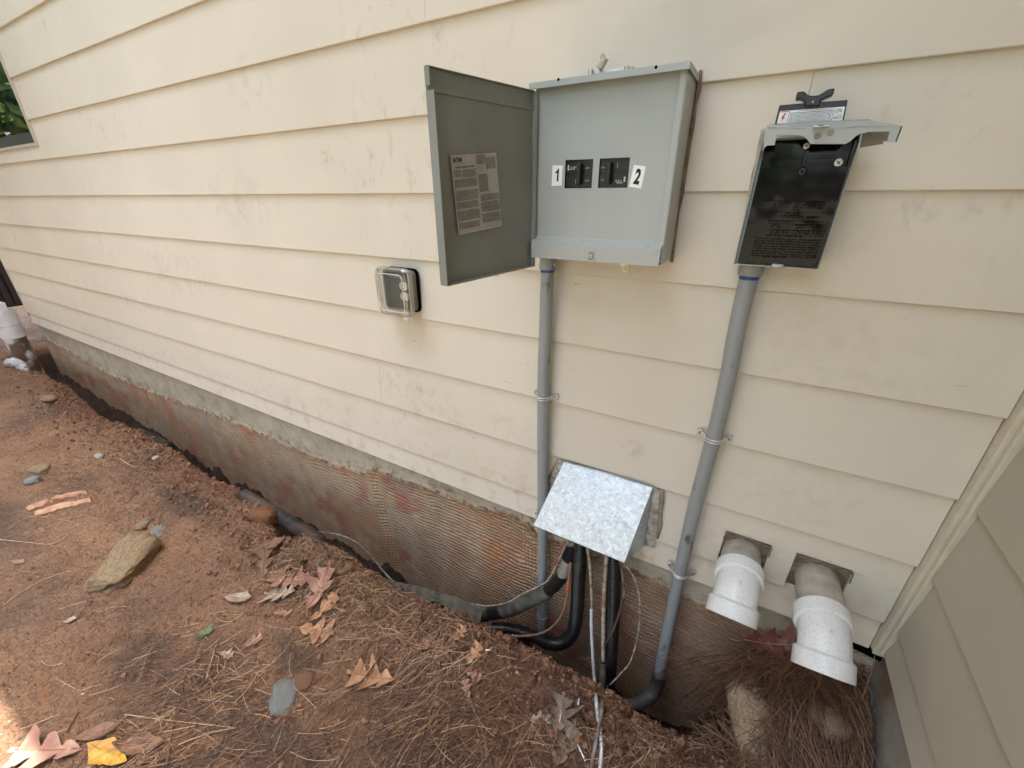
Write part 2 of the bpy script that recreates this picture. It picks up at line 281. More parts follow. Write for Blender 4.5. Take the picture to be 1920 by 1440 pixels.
# ------------------------------------------------------------------ mesh builder
class MB:
    def __init__(s, tf=None): s.v = []; s.f = []; s.m = []; s.tf = tf; s.mi = 0; s.sm = []; s.smooth = False
    def add(s, vs, fs):
        b = len(s.v)
        for q in vs: s.v.append(tuple(s.tf(Vector(q))) if s.tf else tuple(q))
        for f in fs: s.f.append(tuple(i + b for i in f)); s.m.append(s.mi); s.sm.append(s.smooth)
    def box(s, x0, x1, y0, y1, z0, z1, skip=()):
        vs = [(x, y, z) for z in (z0, z1) for y in (y0, y1) for x in (x0, x1)]
        fs = {'b': (0, 2, 3, 1), 't': (4, 5, 7, 6), 'f': (0, 1, 5, 4), 'k': (2, 6, 7, 3), 'l': (0, 4, 6, 2), 'r': (1, 3, 7, 5)}
        s.add(vs, [f for k, f in fs.items() if k not in skip])
    def slab(s, quad, off):
        """quad: 4 points, off: thickness vector"""
        q = [Vector(a) for a in quad]; o = Vector(off); n = len(q)
        s.add(q + [a + o for a in q], [tuple(range(n)), tuple(range(2 * n - 1, n - 1, -1))] + [(i, i + n, (i + 1) % n + n, (i + 1) % n) for i in range(n)])
    def tube(s, pts, r, n=12, cap=True, wob=0):
        pts = [Vector(a) for a in pts]; k = len(pts); rr = r if isinstance(r, (list, tuple)) else [r] * k
        vs = []; up = None
        for i, P in enumerate(pts):
            d = (pts[min(i + 1, k - 1)] - pts[max(i - 1, 0)]).normalized()
            if up is None: up = Vector((0, 0, 1)) if abs(d.z) < .9 else Vector((1, 0, 0))
            a = d.cross(up).normalized(); b = a.cross(d).normalized(); up = b
            for j in range(n):
                t = 2 * math.pi * j / n; q = rr[i] * (1 + wob * random.uniform(-1, 1)); vs.append(P + a * math.cos(t) * q + b * math.sin(t) * q)
        fs = [(i * n + j, i * n + (j + 1) % n, (i + 1) * n + (j + 1) % n, (i + 1) * n + j) for i in range(k - 1) for j in range(n)]
        if cap: fs += [tuple(range(n - 1, -1, -1)), tuple((k - 1) * n + j for j in range(n))]
        sm = s.smooth; s.smooth = True; s.add(vs, fs); s.smooth = sm
    def rings(s, prof, P, axis, n=32, closed=False):
        """lathe: prof = [(r, h)] along axis from P"""
        ax = Vector(axis).normalized(); u = Vector((0, 0, 1)) if abs(ax.z) < .9 else Vector((1, 0, 0))
        a = ax.cross(u).normalized(); b = ax.cross(a) * -1; P = Vector(P); runs = [[prof[0]]]
        for i in range(1, len(prof)):
            runs[-1].append(prof[i])
            if i < len(prof) - 1:
                d0 = Vector((prof[i][0] - prof[i - 1][0], prof[i][1] - prof[i - 1][1])); d1 = Vector((prof[i + 1][0] - prof[i][0], prof[i + 1][1] - prof[i][1]))
                if d0.length > 1e-7 and d1.length > 1e-7 and d0.angle(d1) > .5: runs.append([prof[i]])
        sm = s.smooth; s.smooth = True
        for run in runs:
            vs = []
            for r, h in run:
                for j in range(n):
                    t = 2 * math.pi * j / n; vs.append(P + ax * h + (a * math.cos(t) + b * math.sin(t)) * r)
            s.add(vs, [(i * n + j, i * n + (j + 1) % n, (i + 1) * n + (j + 1) % n, (i + 1) * n + j) for i in range(len(run) - 1) for j in range(n)])
        s.smooth = sm
    def grid(s, P, fn=None):
        """P[i][j] array of points"""
        ni, nj = len(P), len(P[0]); s.add([q for row in P for q in row], [(i * nj + j, i * nj + j + 1, (i + 1) * nj + j + 1, (i + 1) * nj + j) for i in range(ni - 1) for j in range(nj - 1)])
    def text(s, txt, A, B, up, h, thick=.00015, bold=0, shear=0):
        """lay txt from A to B along a baseline, letter height h along up"""
        cu = bpy.data.curves.new('t', 'FONT'); cu.body = txt; cu.size = 1; cu.offset = bold; cu.resolution_u = 2; cu.shear = shear
        ob = bpy.data.objects.new('t', cu); COL.objects.link(ob); bpy.context.view_layer.update()
        dg = bpy.context.evaluated_depsgraph_get(); me = bpy.data.meshes.new_from_object(ob.evaluated_get(dg))
        vs = [v.co.copy() for v in me.vertices]; fs = [tuple(p.vertices) for p in me.polygons]
        bpy.data.objects.remove(ob); bpy.data.curves.remove(cu); bpy.data.meshes.remove(me)
        if not vs: return
        x0 = min(v.x for v in vs); x1 = max(v.x for v in vs); A = Vector(A); B = Vector(B); up = Vector(up).normalized()
        n = (B - A).cross(up).normalized()
        s.add([A + (B - A) * ((v.x - x0) / (x1 - x0)) + up * (v.y / .72 * h) + n * thick for v in vs], fs)

def obj(name, mb, mat, parent=None, bevel=0, seg=2, smooth=None, weighted=False):
    me = bpy.data.meshes.new(name); me.from_pydata(mb.v, [], mb.f); mats = mat if isinstance(mat, (list, tuple)) else [mat]
    for m in mats: me.materials.append(m)
    me.polygons.foreach_set('material_index', mb.m)
    me.polygons.foreach_set('use_smooth', [True] * len(mb.f) if smooth else mb.sm)
    me.update(); o = bpy.data.objects.new(name, me); COL.objects.link(o)
    if parent is not None: child(o, parent)
    if bevel:
        b = o.modifiers.new('bevel', 'BEVEL'); b.width = bevel; b.segments = seg; b.limit_method = 'ANGLE'; b.angle_limit = R_(40)
    return o
def wmat(o):
    m = Matrix.LocRotScale(o.location, o.rotation_euler, o.scale)
    return m if o.parent is None else wmat(o.parent) @ o.matrix_parent_inverse @ m
def child(o, parent): o.parent = parent; o.matrix_parent_inverse = wmat(parent).inverted(); return o
def tag(o, label=None, cat=None, group=None, kind=None):
    if label: o['label'] = label
    if cat: o['category'] = cat
    if group: o['group'] = group
    if kind: o['kind'] = kind
    return o
def thing(name, loc, label, cat, group=None):
    o = bpy.data.objects.new(name, None); COL.objects.link(o); o.location = loc; o.empty_display_size = .05; return tag(o, label, cat, group)
def spline(pts, n=8):
    pts = [Vector(p) for p in pts]; out = []
    for i in range(len(pts) - 1):
        p0 = pts[max(i - 1, 0)]; p1 = pts[i]; p2 = pts[i + 1]; p3 = pts[min(i + 2, len(pts) - 1)]
        for k in range(n):
            t = k / n; out.append(.5 * ((2 * p1) + (p2 - p0) * t + (2 * p0 - 5 * p1 + 4 * p2 - p3) * t * t + (3 * p1 - p0 - 3 * p2 + p3) * t ** 3))
    out.append(pts[-1]); return out
def screw(name, P, n, r, parent, mat=None, label=None):
    mb = MB(); mb.rings([(r, 0), (r, r * .25), (r * .8, r * .55), (r * .35, r * .62), (.0001, r * .5)], P, n, 14)
    n = Vector(n).normalized(); a = n.orthogonal().normalized(); b = n.cross(a); c = Vector(P) + n * r * .6
    mb.mi = 1
    for d, e in ((a, b), (b, a)): mb.slab([c + d * r * .55 + e * r * .1, c - d * r * .55 + e * r * .1, c - d * r * .55 - e * r * .1, c + d * r * .55 - e * r * .1], n * r * .06)
    return obj(name, mb, [mat or m_galv_small, m_blackm], parent)

# ================================================================== GROUND
H = .178                                             # siding exposure
Z0 = -1.27
_lx = [-30, -5.56, -4.89, -4.28, -3.36, -3.0, -2.56, -2.15, -1.9, -1.66, -1.60, -1.46, -1.42, -1.30, -1.04, -.86, -.60, -.43, -.275, -.175, -.06, .002, .145, .2, 30]
_ly = [-.24, -.25, -.22, -.18, -.27, -.23, -.23, -.25, -.25, -.26, -.27, -.345, -.345, -.26, -.265, -.277, -.248, -.225, -.235, -.23, -.24, -.25, -.222, -.20, -.2]
def lipf(x):
    a = (x + 6.4) / .005; i = int(a)
    return _LT[i] if 0 <= i < len(_LT) else float(lip(x))
def lip(x): return np.interp(x, _lx, _ly) + .034 * fbm(np.asarray(x) * 9, np.asarray(x) * 0 + 3.3, 2, 5, .65)
_LT = lip(np.arange(-6.4, .75, .005)).tolist()
def ghm(x, y):
    """ground height and masks"""
    x = np.asarray(x, float); y = np.asarray(y, float)
    s = y - lip(x) + .012 * fbm(x * 22, y * 22, 5, 3)
    ca, sa = math.cos(-.5), math.sin(-.5); u = x * ca - y * sa; t = x * sa + y * ca
    rough = .35 + .9 * sst(-.32, -.02, s) + .55 * sst(-1.2, -2.0, x) * sst(-.75, -.25, s)
    z = Z0 + .045 * fbm(x * 1.6, y * 1.6, 1, 3) + sst(-.30, -.05, s) * (.03 + (.02 + .05 * sst(-1.3, -2.0, x)) * fbm(x * 6, y * 8, 6, 4, .6) * 1.6)
    z = z + rough * (.036 * fbm(u * 7, t * 11, 3, 6, .62) + .026 * fbm(u * 26, t * 42, 4, 5, .7) + .010 * np.abs(fbm(u * 60, t * 90, 1, 3, .6)))
    cr = np.abs(fbm(u * 6, t * 13, 7, 4, .55)); z = z - rough * .016 * np.exp(-(cr / .02) ** 2)
    cr2 = np.abs(fbm(u * 17 + 4, t * 34, 2, 3, .6)); z = z - rough * .006 * np.exp(-(cr2 / .03) ** 2)
    dep = .40 * (1 - sst(.17, .23, x)) * sst(-5.45, -5.25, x) * (1 - sst(.07, .13, y))
    k = sst(.0, .075, s)
    z = z - .035 * sst(-.05, .02, s) * (dep > .01) - dep * k * (1 + .35 * fbm(x * 10, y * 10, 2, 3))
    # debris bank heaped in the corner by the side wall
    m = sst(.14, .36, x) * sst(-.42, -.05, y); z = z + m * (.16 + .03 * fbm(x * 15, y * 15, 0, 3))
    deep_shade = np.clip(k * (dep > .05) * 1.2 - .1, 0, 1)
    loose = np.clip(sst(-.22, -.02, s) * (.7 + 1.6 * fbm(x * 4, y * 4, 3, 3)) + sst(-1.0, -.2, x) * sst(-.5, -.25, s) * .7, 0, 1) * (1 - deep_shade)
    return z, deep_shade, loose
def wet_dark_mask(x, y):
    r = 0
    for cx, cy, rx, ry in ((-1.13, -.78, .16, .13), (-1.36, -.86, .12, .10), (-.80, -.80, .22, .10), (-.95, -.62, .12, .06), (-.45, -.60, .18, .10), (-1.0, -.98, .25, .08), (-2.6, -.9, .3, .15), (-2.0, -.42, .3, .06), (.34, -.12, .2, .2), (.30, -.25, .2, .15)): r = np.maximum(r, np.exp(-(((x - cx) / rx) ** 2 + ((y - cy) / ry) ** 2)))  # last two spots darken the ground beneath the corner straw
    return np.clip((r + .9 * fbm(x * 9, y * 9, 4, 5, .65) - .25) * 1.8, 0, 1)
_hx0, _hy0, _hd = -6.4, -1.9, .005
_HX, _HY = np.meshgrid(np.arange(_hx0, .75, _hd), np.arange(_hy0, .16, _hd), indexing='ij'); _HZ = ghm(_HX, _HY)[0]
def gh(x, y):
    a = (x - _hx0) / _hd; b = (y - _hy0) / _hd; i = int(a); j = int(b)
    if a < 0 or b < 0 or i > _HZ.shape[0] - 2 or j > _HZ.shape[1] - 2: return float(ghm(x, y)[0])
    a -= i; b -= j; return float((_HZ[i, j] * (1 - a) + _HZ[i + 1, j] * a) * (1 - b) + (_HZ[i, j + 1] * (1 - a) + _HZ[i + 1, j + 1] * a) * b)
def atg(u, v, dz=0.0):
    d = ray(u, v); z = Z0
    for i in range(12):
        P = CAM_LOC + d * ((z - CAM_LOC.z) / d.z); z = .5 * z + .5 * gh(P.x, P.y)
    P.z = gh(P.x, P.y) + dz; return P
def gn(x, y, e=.02):
    return Vector((-(gh(x + e, y) - gh(x - e, y)) / (2 * e), -(gh(x, y + e) - gh(x, y - e)) / (2 * e), 1)).normalized()
def axis(segs):
    out = []
    for a, b, n in segs: out += list(np.linspace(a, b, n, endpoint=False))
    return np.array(out + [segs[-1][1]])
gx = axis([(-40, -12, 10), (-12, -6.2, 40), (-6.2, -4.2, 110), (-4.2, -2.6, 200), (-2.6, -1.7, 170), (-1.7, .6, 600), (.6, 3, 20), (3, 40, 12)])
gy = axis([(-40, -6, 14), (-6, -1.6, 60), (-1.6, -1.2, 40), (-1.2, .04, 330), (.04, 1, 12), (1, 20, 12)])
GX, GY = np.meshgrid(gx, gy, indexing='ij'); GZ, GD, GL = ghm(GX, GY)
far = sst(2, 8, np.hypot(GX, GY + 1)); GZ = GZ * (1 - far) + (Z0 + .1 * fbm(GX * .3, GY * .3, 2, 3)) * far
ni, nj = GX.shape
vs = np.stack([GX, GY, GZ], -1).reshape(-1, 3); I = np.arange(ni * nj).reshape(ni, nj)
fs = np.stack([I[:-1, :-1], I[1:, :-1], I[1:, 1:], I[:-1, 1:]], -1).reshape(-1, 4)
me = bpy.data.meshes.new('ground'); me.vertices.add(len(vs)); me.vertices.foreach_set('co', vs.ravel())
me.loops.add(fs.size); me.loops.foreach_set('vertex_index', fs.ravel()); me.polygons.add(len(fs))
me.polygons.foreach_set('loop_start', np.arange(0, fs.size, 4)); me.update(calc_edges=True); me.validate()
me.polygons.foreach_set('use_smooth', [True] * len(me.polygons))
for nm, arr in (('deep_shade', GD), ('loose', GL), ('wet_dark', wet_dark_mask(GX, GY))):
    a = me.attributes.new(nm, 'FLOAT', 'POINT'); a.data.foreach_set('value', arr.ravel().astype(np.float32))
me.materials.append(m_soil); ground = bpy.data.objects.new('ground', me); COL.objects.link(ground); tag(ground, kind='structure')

# ================================================================== HOUSE
house = thing('house', (-2.4, .3, -1.3), 'cream lap sided house with stained foundation, the wall carrying the grey electrical boxes', 'house')
XL, XR, XS = -5.262, .4375, .45
TOPZ = 2.35
def boards(mb, x0, x1, zk, ztops, holes, fn, step=.06, joints=()):
    """lap boards; fn(x, depth, z) -> world point (depth = out of the wall)"""
    for k in range(len(zk)):
        za, zb = zk[k], ztops[k]
        ivs = [(x0, x1)]
        for hx0, hx1, hz0, hz1 in holes:
            if hz0 < zb - .004 and hz1 > za + .004:
                full = hz0 <= za + .004 and hz1 >= zb - .004
                new = []
                for a, b in ivs:
                    if hx1 <= a or hx0 >= b: new.append((a, b)); continue
                    if a < hx0: new.append((a, hx0))
                    if hx1 < b: new.append((hx1, b))
                    if not full:
                        L, Rr = max(a, hx0), min(b, hx1)
                        if hz0 > za + .004: strip(mb, L, Rr, za, hz0, za, zb, fn, k, step)
                        if hz1 < zb - .004: strip(mb, L, Rr, hz1, zb, za, zb, fn, k, step)
                ivs = new
        cuts = sorted(j for kk, j in joints if kk == k)
        for a, b in ivs:
            pts = [a] + [c for c in cuts if a < c < b] + [b]
            for i in range(len(pts) - 1):
                strip(mb, pts[i] + (.00035 if i else 0), pts[i + 1] - (.00035 if i < len(pts) - 2 else 0), za, zb, za, zb, fn, k + i * 3, step)
def strip(mb, xa, xb, z0, z1, zb0, zb1, fn, seed, step):
    n = max(1, int((xb - xa) / step)); xs = np.linspace(xa, xb, n + 1)
    wy = .0010 * fbm(xs * 1.3, xs * 0 + seed * 7.7, 1, 3); wz = .0016 * fbm(xs * .9, xs * 0 + seed * 3.1, 2, 3)
    T = .0100
    def dep(z): return -T * (z - zb0) / (zb1 - zb0)
    vs = []; b = len(mb.v); isb = abs(z0 - zb0) < 1e-6; dzb = -.010 if False else 0
    r = .0015
    for i, x in enumerate(xs):
        zz0 = z0 + (wz[i] if isb else 0)
        zt = z1 + (.006 if abs(z1 - zb1) < 1e-6 else 0)
        d0 = dep(z0) + wy[i]; d1 = dep(z1) + wy[i]
        prof = [(d0 - .0125, zz0), (d0 - r, zz0), (d0 - .0003, zz0 + r * .5), (d0, zz0 + r * 1.2), (d1, zt), (d1 - .006, zt)]
        vs += [fn(x, d, z) for d, z in prof]
    fs = []
    for i in range(n):
        for j in range(6): fs.append((i * 6 + j, (i + 1) * 6 + j, (i + 1) * 6 + (j + 1) % 6, i * 6 + (j + 1) % 6))
    fs += [(5, 4, 3, 2, 1, 0), tuple(n * 6 + j for j in range(6))]
    mb.add(vs, fs)
zk = [-.981, -5 * H + .0, *[k * H for k in range(-4, 14)]]
zt = zk[1:] + [TOPZ]
h1 = (.088, .190, -.893, -.783); h2 = (.241, .350, -.893, -.780); WIN = (-4.62, -3.452, .246, 1.5)
mb = MB()
jn = [(zk.index(3 * H), -2.05), (zk.index(0), -3.672), (zk.index(2 * H), -.782), (zk.index(0), .016), (zk.index(-2 * H), -2.9), (zk.index(-4 * H), -1.1), (zk.index(-3 * H), -3.1)]
boards(mb, XL, XR, zk, zt, [h1, h2, WIN], lambda x, d, z: Vector((x, -d, z)), joints=jn)
obj('siding_wall', mb, m_siding, house)
# side wing wall, facing -X, running towards the viewer
zs = [-.948, -.871] + [-.706 + .1765 * k for k in range(0, 18)]
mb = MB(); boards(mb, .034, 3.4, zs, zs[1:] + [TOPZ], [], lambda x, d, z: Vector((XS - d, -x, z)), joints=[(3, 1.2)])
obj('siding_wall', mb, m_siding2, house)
mb = MB()   # wall cores behind the boards
mb.box(XL + .01, XS + .2, .024, .2, -.975, TOPZ, skip=()); mb.box(XS + .02, XS + .2, -3.4, .022, -.94, TOPZ)
mb.box(XL, XL + .01, .0, 6, -.975, TOPZ)
o = obj('wall_sheathing', mb, m_trim, house)
mb = MB(); mb.box(XR + .0015, XS + .02, -.020, .02, -.972, TOPZ)
mb.box(XS - .004, XS + .018, -.0325, -.020, -.955, TOPZ)
obj('corner_trim', mb, m_trim, house, bevel=.002)
# foundation
fx = np.arange(XL, XS + .03, .0085); fz = np.arange(-2.0, -.955, .008)
FX, FZ = np.meshgrid(fx, fz, indexing='ij')
sx = [-5.37, -4.6, -3.9, -3.2, -2.6, -2.12, -1.6, -1.29, -1.27, -1.15, -1.05, -.8, -.7, -.546, -.47, -.44, -.3, -.094, .017, .107, .47]
sz = [-1.098, -1.159, -1.20, -1.187, -1.15, -1.145, -1.147, -1.125, -1.085, -1.07, -1.063, -1.045, -1.05, -1.023, -1.03, -1.059, -1.05, -1.055, -1.068, -1.079, -1.05]
STN = FZ - np.interp(FX, sx, sz) - .022 * fbm(FX * 14, FZ * 0 + .5, 4, 5, .65) - .012 * fbm(FX * 60, FZ * 30, 5, 3)
FY = .022 - .005 * sst(.003, -.003, STN) - .010 * fbm(FX * 3, FZ * 3, 3, 3) - .004 * fbm(FX * 14, FZ * 14, 6, 3)
FY = FY - .014 * np.exp(-((FX + 1.26 + .12 * (FZ + 1.1)) / .02) ** 2) * sst(-1.08, -1.12, FZ)      # fold in the membrane
FY = FY + .006 * np.exp(-((FX + 1.22 + .12 * (FZ + 1.1)) / .03) ** 2)
FY = FY - .010 * np.sin((FX + FZ * 1.2) * 90) * np.exp(-((FX + .47) / .06) ** 2) * sst(-1.2, -1.1, FZ) * .4
fi, fj = FX.shape; vs = np.stack([FX, FY, FZ], -1).reshape(-1, 3); I = np.arange(fi * fj).reshape(fi, fj)
fs = np.stack([I[:-1, :-1], I[1:, :-1], I[1:, 1:], I[:-1, 1:]], -1).reshape(-1, 4)
me = bpy.data.meshes.new('foundation_wall'); me.from_pydata(vs.tolist(), [], fs.tolist()); me.polygons.foreach_set('use_smooth', [True] * len(fs))
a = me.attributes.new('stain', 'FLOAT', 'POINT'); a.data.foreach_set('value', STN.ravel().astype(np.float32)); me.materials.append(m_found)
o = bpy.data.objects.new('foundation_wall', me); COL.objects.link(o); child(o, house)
o['label'] = 'clay-stained ribbed foundation below the siding'
# foundation under the wing
mb = MB(); mb.box(XS + .02, XS + .2, -3.4, .03, -2, -.94)
m_conc = M('bare_concrete', (.33, .31, .27), .85, var=.5, vscale=9, col2=(.2, .13, .09), bump=.8, bscale=60)
obj('foundation_wall', mb, m_conc, house); mb = MB()
mb.add([(XL, .03, -2), (XL + .004, 6, -2), (XL + .004, 6, -.975), (XL, .03, -.975)], [(0, 1, 2, 3)])
obj('foundation_wall', mb, m_conc, house)
# black flashing tucked under the last board in the corner
mb = MB(); P = [at(1585, 1203, .004), at(1622, 1212, .004), at(1658, 1232, .004), at(1660, 1246, .004), at(1612, 1222, .004), at(1583, 1209, .004)]
mb.slab(P, (0, .004, 0)); obj('flashing', mb, m_blackm, house)
# window
win = obj('window', (lambda m: (m.box(WIN[0], WIN[1] - .0, -.004, .02, WIN[2] - .004, WIN[2] + .010), m.box(WIN[1] - .010, WIN[1] + .002, -.006, .03, WIN[2] + .010, WIN[3]), m.box(WIN[0], WIN[0] + .012, -.006, .03, WIN[2] + .010, WIN[3]), m)[-1])(MB()), m_frame, house)
mb = MB()
for a in ((WIN[0] + .012, WIN[1] - .010, WIN[2] + .010, WIN[2] + .062), (WIN[0] + .012, WIN[1] - .010, WIN[3] - .05, WIN[3])): mb.box(a[0], a[1], .000, .021, a[2], a[3])
for a in ((WIN[1] - .028, WIN[1] - .010), (WIN[0] + .012, WIN[0] + .03)): mb.box(a[0], a[1], .000, .021, WIN[2] + .062, WIN[3] - .05)
obj('sash', mb, m_sash, win, bevel=.003)
mb = MB(); mb.box(WIN[0] + .03, WIN[1] - .028, .010, .016, WIN[2] + .062, WIN[3] - .05); obj('pane', mb, m_glass, win)
# roof: soffits and slopes over the main wall and the wing
EZ = 2.32; OV = .44
mb = MB(); mb.box(XL - .4, XS - .62, -OV, .25, EZ, EZ + .03); mb.box(XS - .62, XS + .3, -3.8, .25, EZ, EZ + .03)  # wing eave widened to darken the right end of the wall
mb.box(XL - .4, XS - .62, -OV - .02, -OV, EZ - .03, EZ + .16); mb.box(XS - .64, XS - .62, -3.8, -OV - .02, EZ - .03, EZ + .16)
mb.box(XL - 3.6, XL - .4, -OV, 4, EZ - .02, EZ + .03)  # unseen slab past the corner, added to shade the ground there
rf = obj('roof_and_shade_slab', mb, m_roof, house)
mb = MB(); mb.slab([(XL - .4, -OV - .05, EZ + .16), (4, -OV - .05, EZ + .16), (4, 5, EZ + 2.4), (XL - .4, 5, EZ + 2.4)], (0, 0, .03))
mb.slab([(XS - .67, -3.8, EZ + .165), (XS + 2.6, -3.8, EZ + 1.4), (XS + 2.6, 0, EZ + 1.4), (XS - .67, 0, EZ + .165)], (0, 0, .03))
obj('shingles', mb, m_shingle, rf)


# ================================================================== BREAKER PANEL
sh = lambda q: Vector((q.x - .024 * (q.z - .03), q.y, q.z))
panel = thing('breaker_panel', (-.30, -.05, .03), 'grey outdoor breaker panel with its door swung open and two black breakers', 'breaker panel')
XA, XB = -.443, -.160
mb = MB(sh)
mb.box(XA, XB, -.004, -.002, -.128, .187)
mb.box(XA, XA + .0016, -.090, -.004, -.128, .187); mb.box(XB - .0016, XB, -.100, -.004, -.128, .187)
mb.box(XA + .0016, XB - .0016, -.088, -.004, -.128, -.126); mb.box(XA + .0016, XB - .0016, -.088, -.004, .1845, .186)
mb.box(XA + .0016, XA + .012, -.0885, -.087, -.126, .1845)
mb.box(XB - .012, XB - .0016, -.1005, -.099, -.126, .1845, )
obj('enclosure', mb, m_grey, panel, bevel=.0008)
bx = [(-.3745, -.3160), (-.3030, -.2445)]; bz = (.0070, .0580)
mb = MB(sh)   # dead front with the two breaker openings
xs_ = [XA + .006, bx[0][0], bx[0][1], bx[1][0], bx[1][1], XB - .0125]
mb.box(xs_[0], xs_[5], -.0905, -.089, bz[1], .182); mb.box(xs_[0], xs_[5], -.0905, -.089, -.088, bz[0])
for i in (0, 2, 4): mb.box(xs_[i], xs_[i + 1], -.0905, -.089, bz[0], bz[1])
obj('dead_front', mb, m_grey, panel)
mb = MB(sh); mb.box(XA - .004, XB + .004, -.111, -.001, .1868, .1885); mb.box(XA - .004, XB + .004, -.1126, -.111, .1775, .1885)
mb.box(XB + .0025, XB + .004, -.111, -.001, .1775, .1868)
cap = obj('top_cap', mb, m_grey, panel, bevel=.0012)
for u, v in ((1047, 149), (1230, 126)):
    P = at(u, v, -.1130); q = MB(); q.rings([(.0026, 0), (.0001, .0002)], P, (0, -1, 0), 12); obj('cap_hole', q, m_blackm, cap)
mb = MB(sh)   # sloping ledge and lower band
prof = [(-.089, -.0855), (-.1095, -.0975), (-.1120, -.0990), (-.1120, -.1305), (-.1105, -.1305), (-.1105, -.0998), (-.0885, -.0872)]
x0, x1 = XA + .004, XB - .0035
mb.add([(x, y, z) for x in (x0, x1) for y, z in prof], [tuple(range(7)), tuple(range(13, 6, -1))] + [(i, i + 7, (i + 1) % 7 + 7, (i + 1) % 7) for i in range(7)])
mb.box(x0 + .001, x1 - .001, -.1105, -.02, -.1305, -.1290)
obj('lower_ledge', mb, M('grey_paint_dusty', (.41, .435, .415), .42, var=.5, vscale=160, col2=(.30, .26, .19), vlo=.58, vhi=.75, detail=8), panel)
P = at(1108, 479, -.1125); mb = MB()
mb.slab([P + Vector(a) for a in ((-.008, 0, -.0125), (.008, 0, -.0125), (.008, 0, .006), (.0055, 0, .009), (-.0055, 0, .009), (-.008, 0, .006))], (0, -.0012, 0))
mb.mi = 1; mb.slab([P + Vector((a * .0055, -.0014, b * .0085 - .001)) for a, b in ((-1, -1), (1, -1), (1, .7), (.6, 1), (-.6, 1), (-1, .7))], (0, -.0003, 0))
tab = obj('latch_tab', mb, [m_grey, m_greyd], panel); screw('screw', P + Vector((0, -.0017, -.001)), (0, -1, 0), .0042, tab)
P = at(1174, 504, -.095); mb = MB()
mb.tube([P + Vector((.0065 * math.cos(t), 0, .0065 * math.sin(t))) for t in np.linspace(0, 2 * math.pi, 25)], .0019, 8)
mb.slab([P + Vector(a) for a in ((-.012, 0, .006), (-.004, 0, .012), (.004, 0, .012), (.004, 0, .0065), (-.006, 0, .002))], (0, .0014, 0))
obj('padlock_ring', mb, M('yellowish_zinc', (.62, .60, .36), .35, metal=.8), panel)
mb = MB()   # conduit hub fittings on top
for u, v, r, hh in ((1108, 133, .005, .0015), (1176, 126, .005, .0015)):
    P = at(u, v, -.06); mb.rings([(.0001, hh), (r, hh), (r, -.012)], P, (0, 0, 1), 6)
mb.slab([at(u, v, -.055) for u, v in ((1104, 134), (1185, 124), (1183, 129), (1106, 139))], (0, .02, 0))
obj('hub_screws', mb, m_galv_small, panel)
mb = MB(); mb.tube(spline([at(u, v, -.06) for u, v in ((1122, 128), (1128, 121), (1132, 112), (1128, 104))]), [.006] * 8 + [.0052] * 9 + [.0042] * 8, 10, wob=.08)
mb.tube(spline([at(u, v, -.052) for u, v in ((1130, 126), (1135, 118), (1139, 110))]), .0026, 8)
obj('sealed_wire_stub', mb, M('putty', (.62, .58, .42), .6, var=.4, vscale=90), panel)
for b in range(2):
    xa, xb = bx[b]; mb = MB(sh); mb.box(xa - .002, xb + .002, -.084, -.02, bz[0] - .002, bz[1] + .002)
    for zc in ((bz[0] + bz[1]) / 2 - .0115, (bz[0] + bz[1]) / 2 + .0115):
        for (xl, xr) in (((.0015, .028), (.040, .057)) if b == 0 else ((.0015, .0165), (.029, .057))):
            mb.box(xa + xl, xa + xr, -.0872, -.084, zc - .0085, zc + .0085)
            mb.box(xa + xl + .001, xa + xr - .001, -.0876, -.0872, zc + .0070, zc + .0078)
    mb.mi = 1; c0 = xa
    def tx(s_, x, z, wd, hh, fl=False):
        A = sh(Vector((c0 + x, -.0878, z))); B = sh(Vector((c0 + x + wd, -.0878, z)))
        if fl: A, B = B, A
        mb.text(s_, A, B, (0, 0, -1 if fl else 1), hh)
    zc = (bz[0] + bz[1]) / 2
    if b == 0:
        tx('OFF', .043, zc + .009, .008, .0026); tx('ON', .043, zc - .013, .008, .0026); tx('100', .012, zc + .0105, .014, .004)
        mb.box(c0 + .0045, c0 + .0075, -.0879, -.0876, zc + .007, zc + .0165); mb.box(c0 + .0085, c0 + .020, -.0879, -.0876, zc + .0085, zc + .0097)
        mb.box(c0 + .0225, c0 + .0231, -.0879, -.0876, zc - .017, zc - .009)
    else:
        tx('ON', .004, zc + .009, .006, .0026); tx('OFF', .004, zc - .013, .006, .0026); tx('100', .033, zc - .0115, .012, .004, True)
        mb.box(c0 + .0495, c0 + .0525, -.0879, -.0876, zc - .0155, zc - .0065); mb.box(c0 + .036, c0 + .0485, -.0879, -.0876, zc - .0175, zc - .0163)
        mb.box(c0 + .0345, c0 + .0351, -.0879, -.0876, zc + .009, zc + .017)
    br = obj('breaker', mb, [m_black, M('faded_white_print', (.5, .5, .5), .6)], panel)
    br['label'] = ('left', 'right')[b] + ' black two-pole breaker beside the number ' + '12'[b]
    hx = xa + (.0315 if b == 0 else .0205); mb = MB(sh); zc = (bz[0] + bz[1]) / 2
    mb.box(hx - .0035, hx + .0035, -.094, -.084, zc - .019, zc + .019)
    mb.slab([(hx - .0035 + (.001 if b == 0 else -.001), -.100, zc - .016), (hx + .0045, -.100, zc - .016), (hx + .0045, -.100, zc + .016), (hx - .0035, -.100, zc + .016)], (0, .006, 0))
    obj('handle', mb, m_black, br, bevel=.0008)
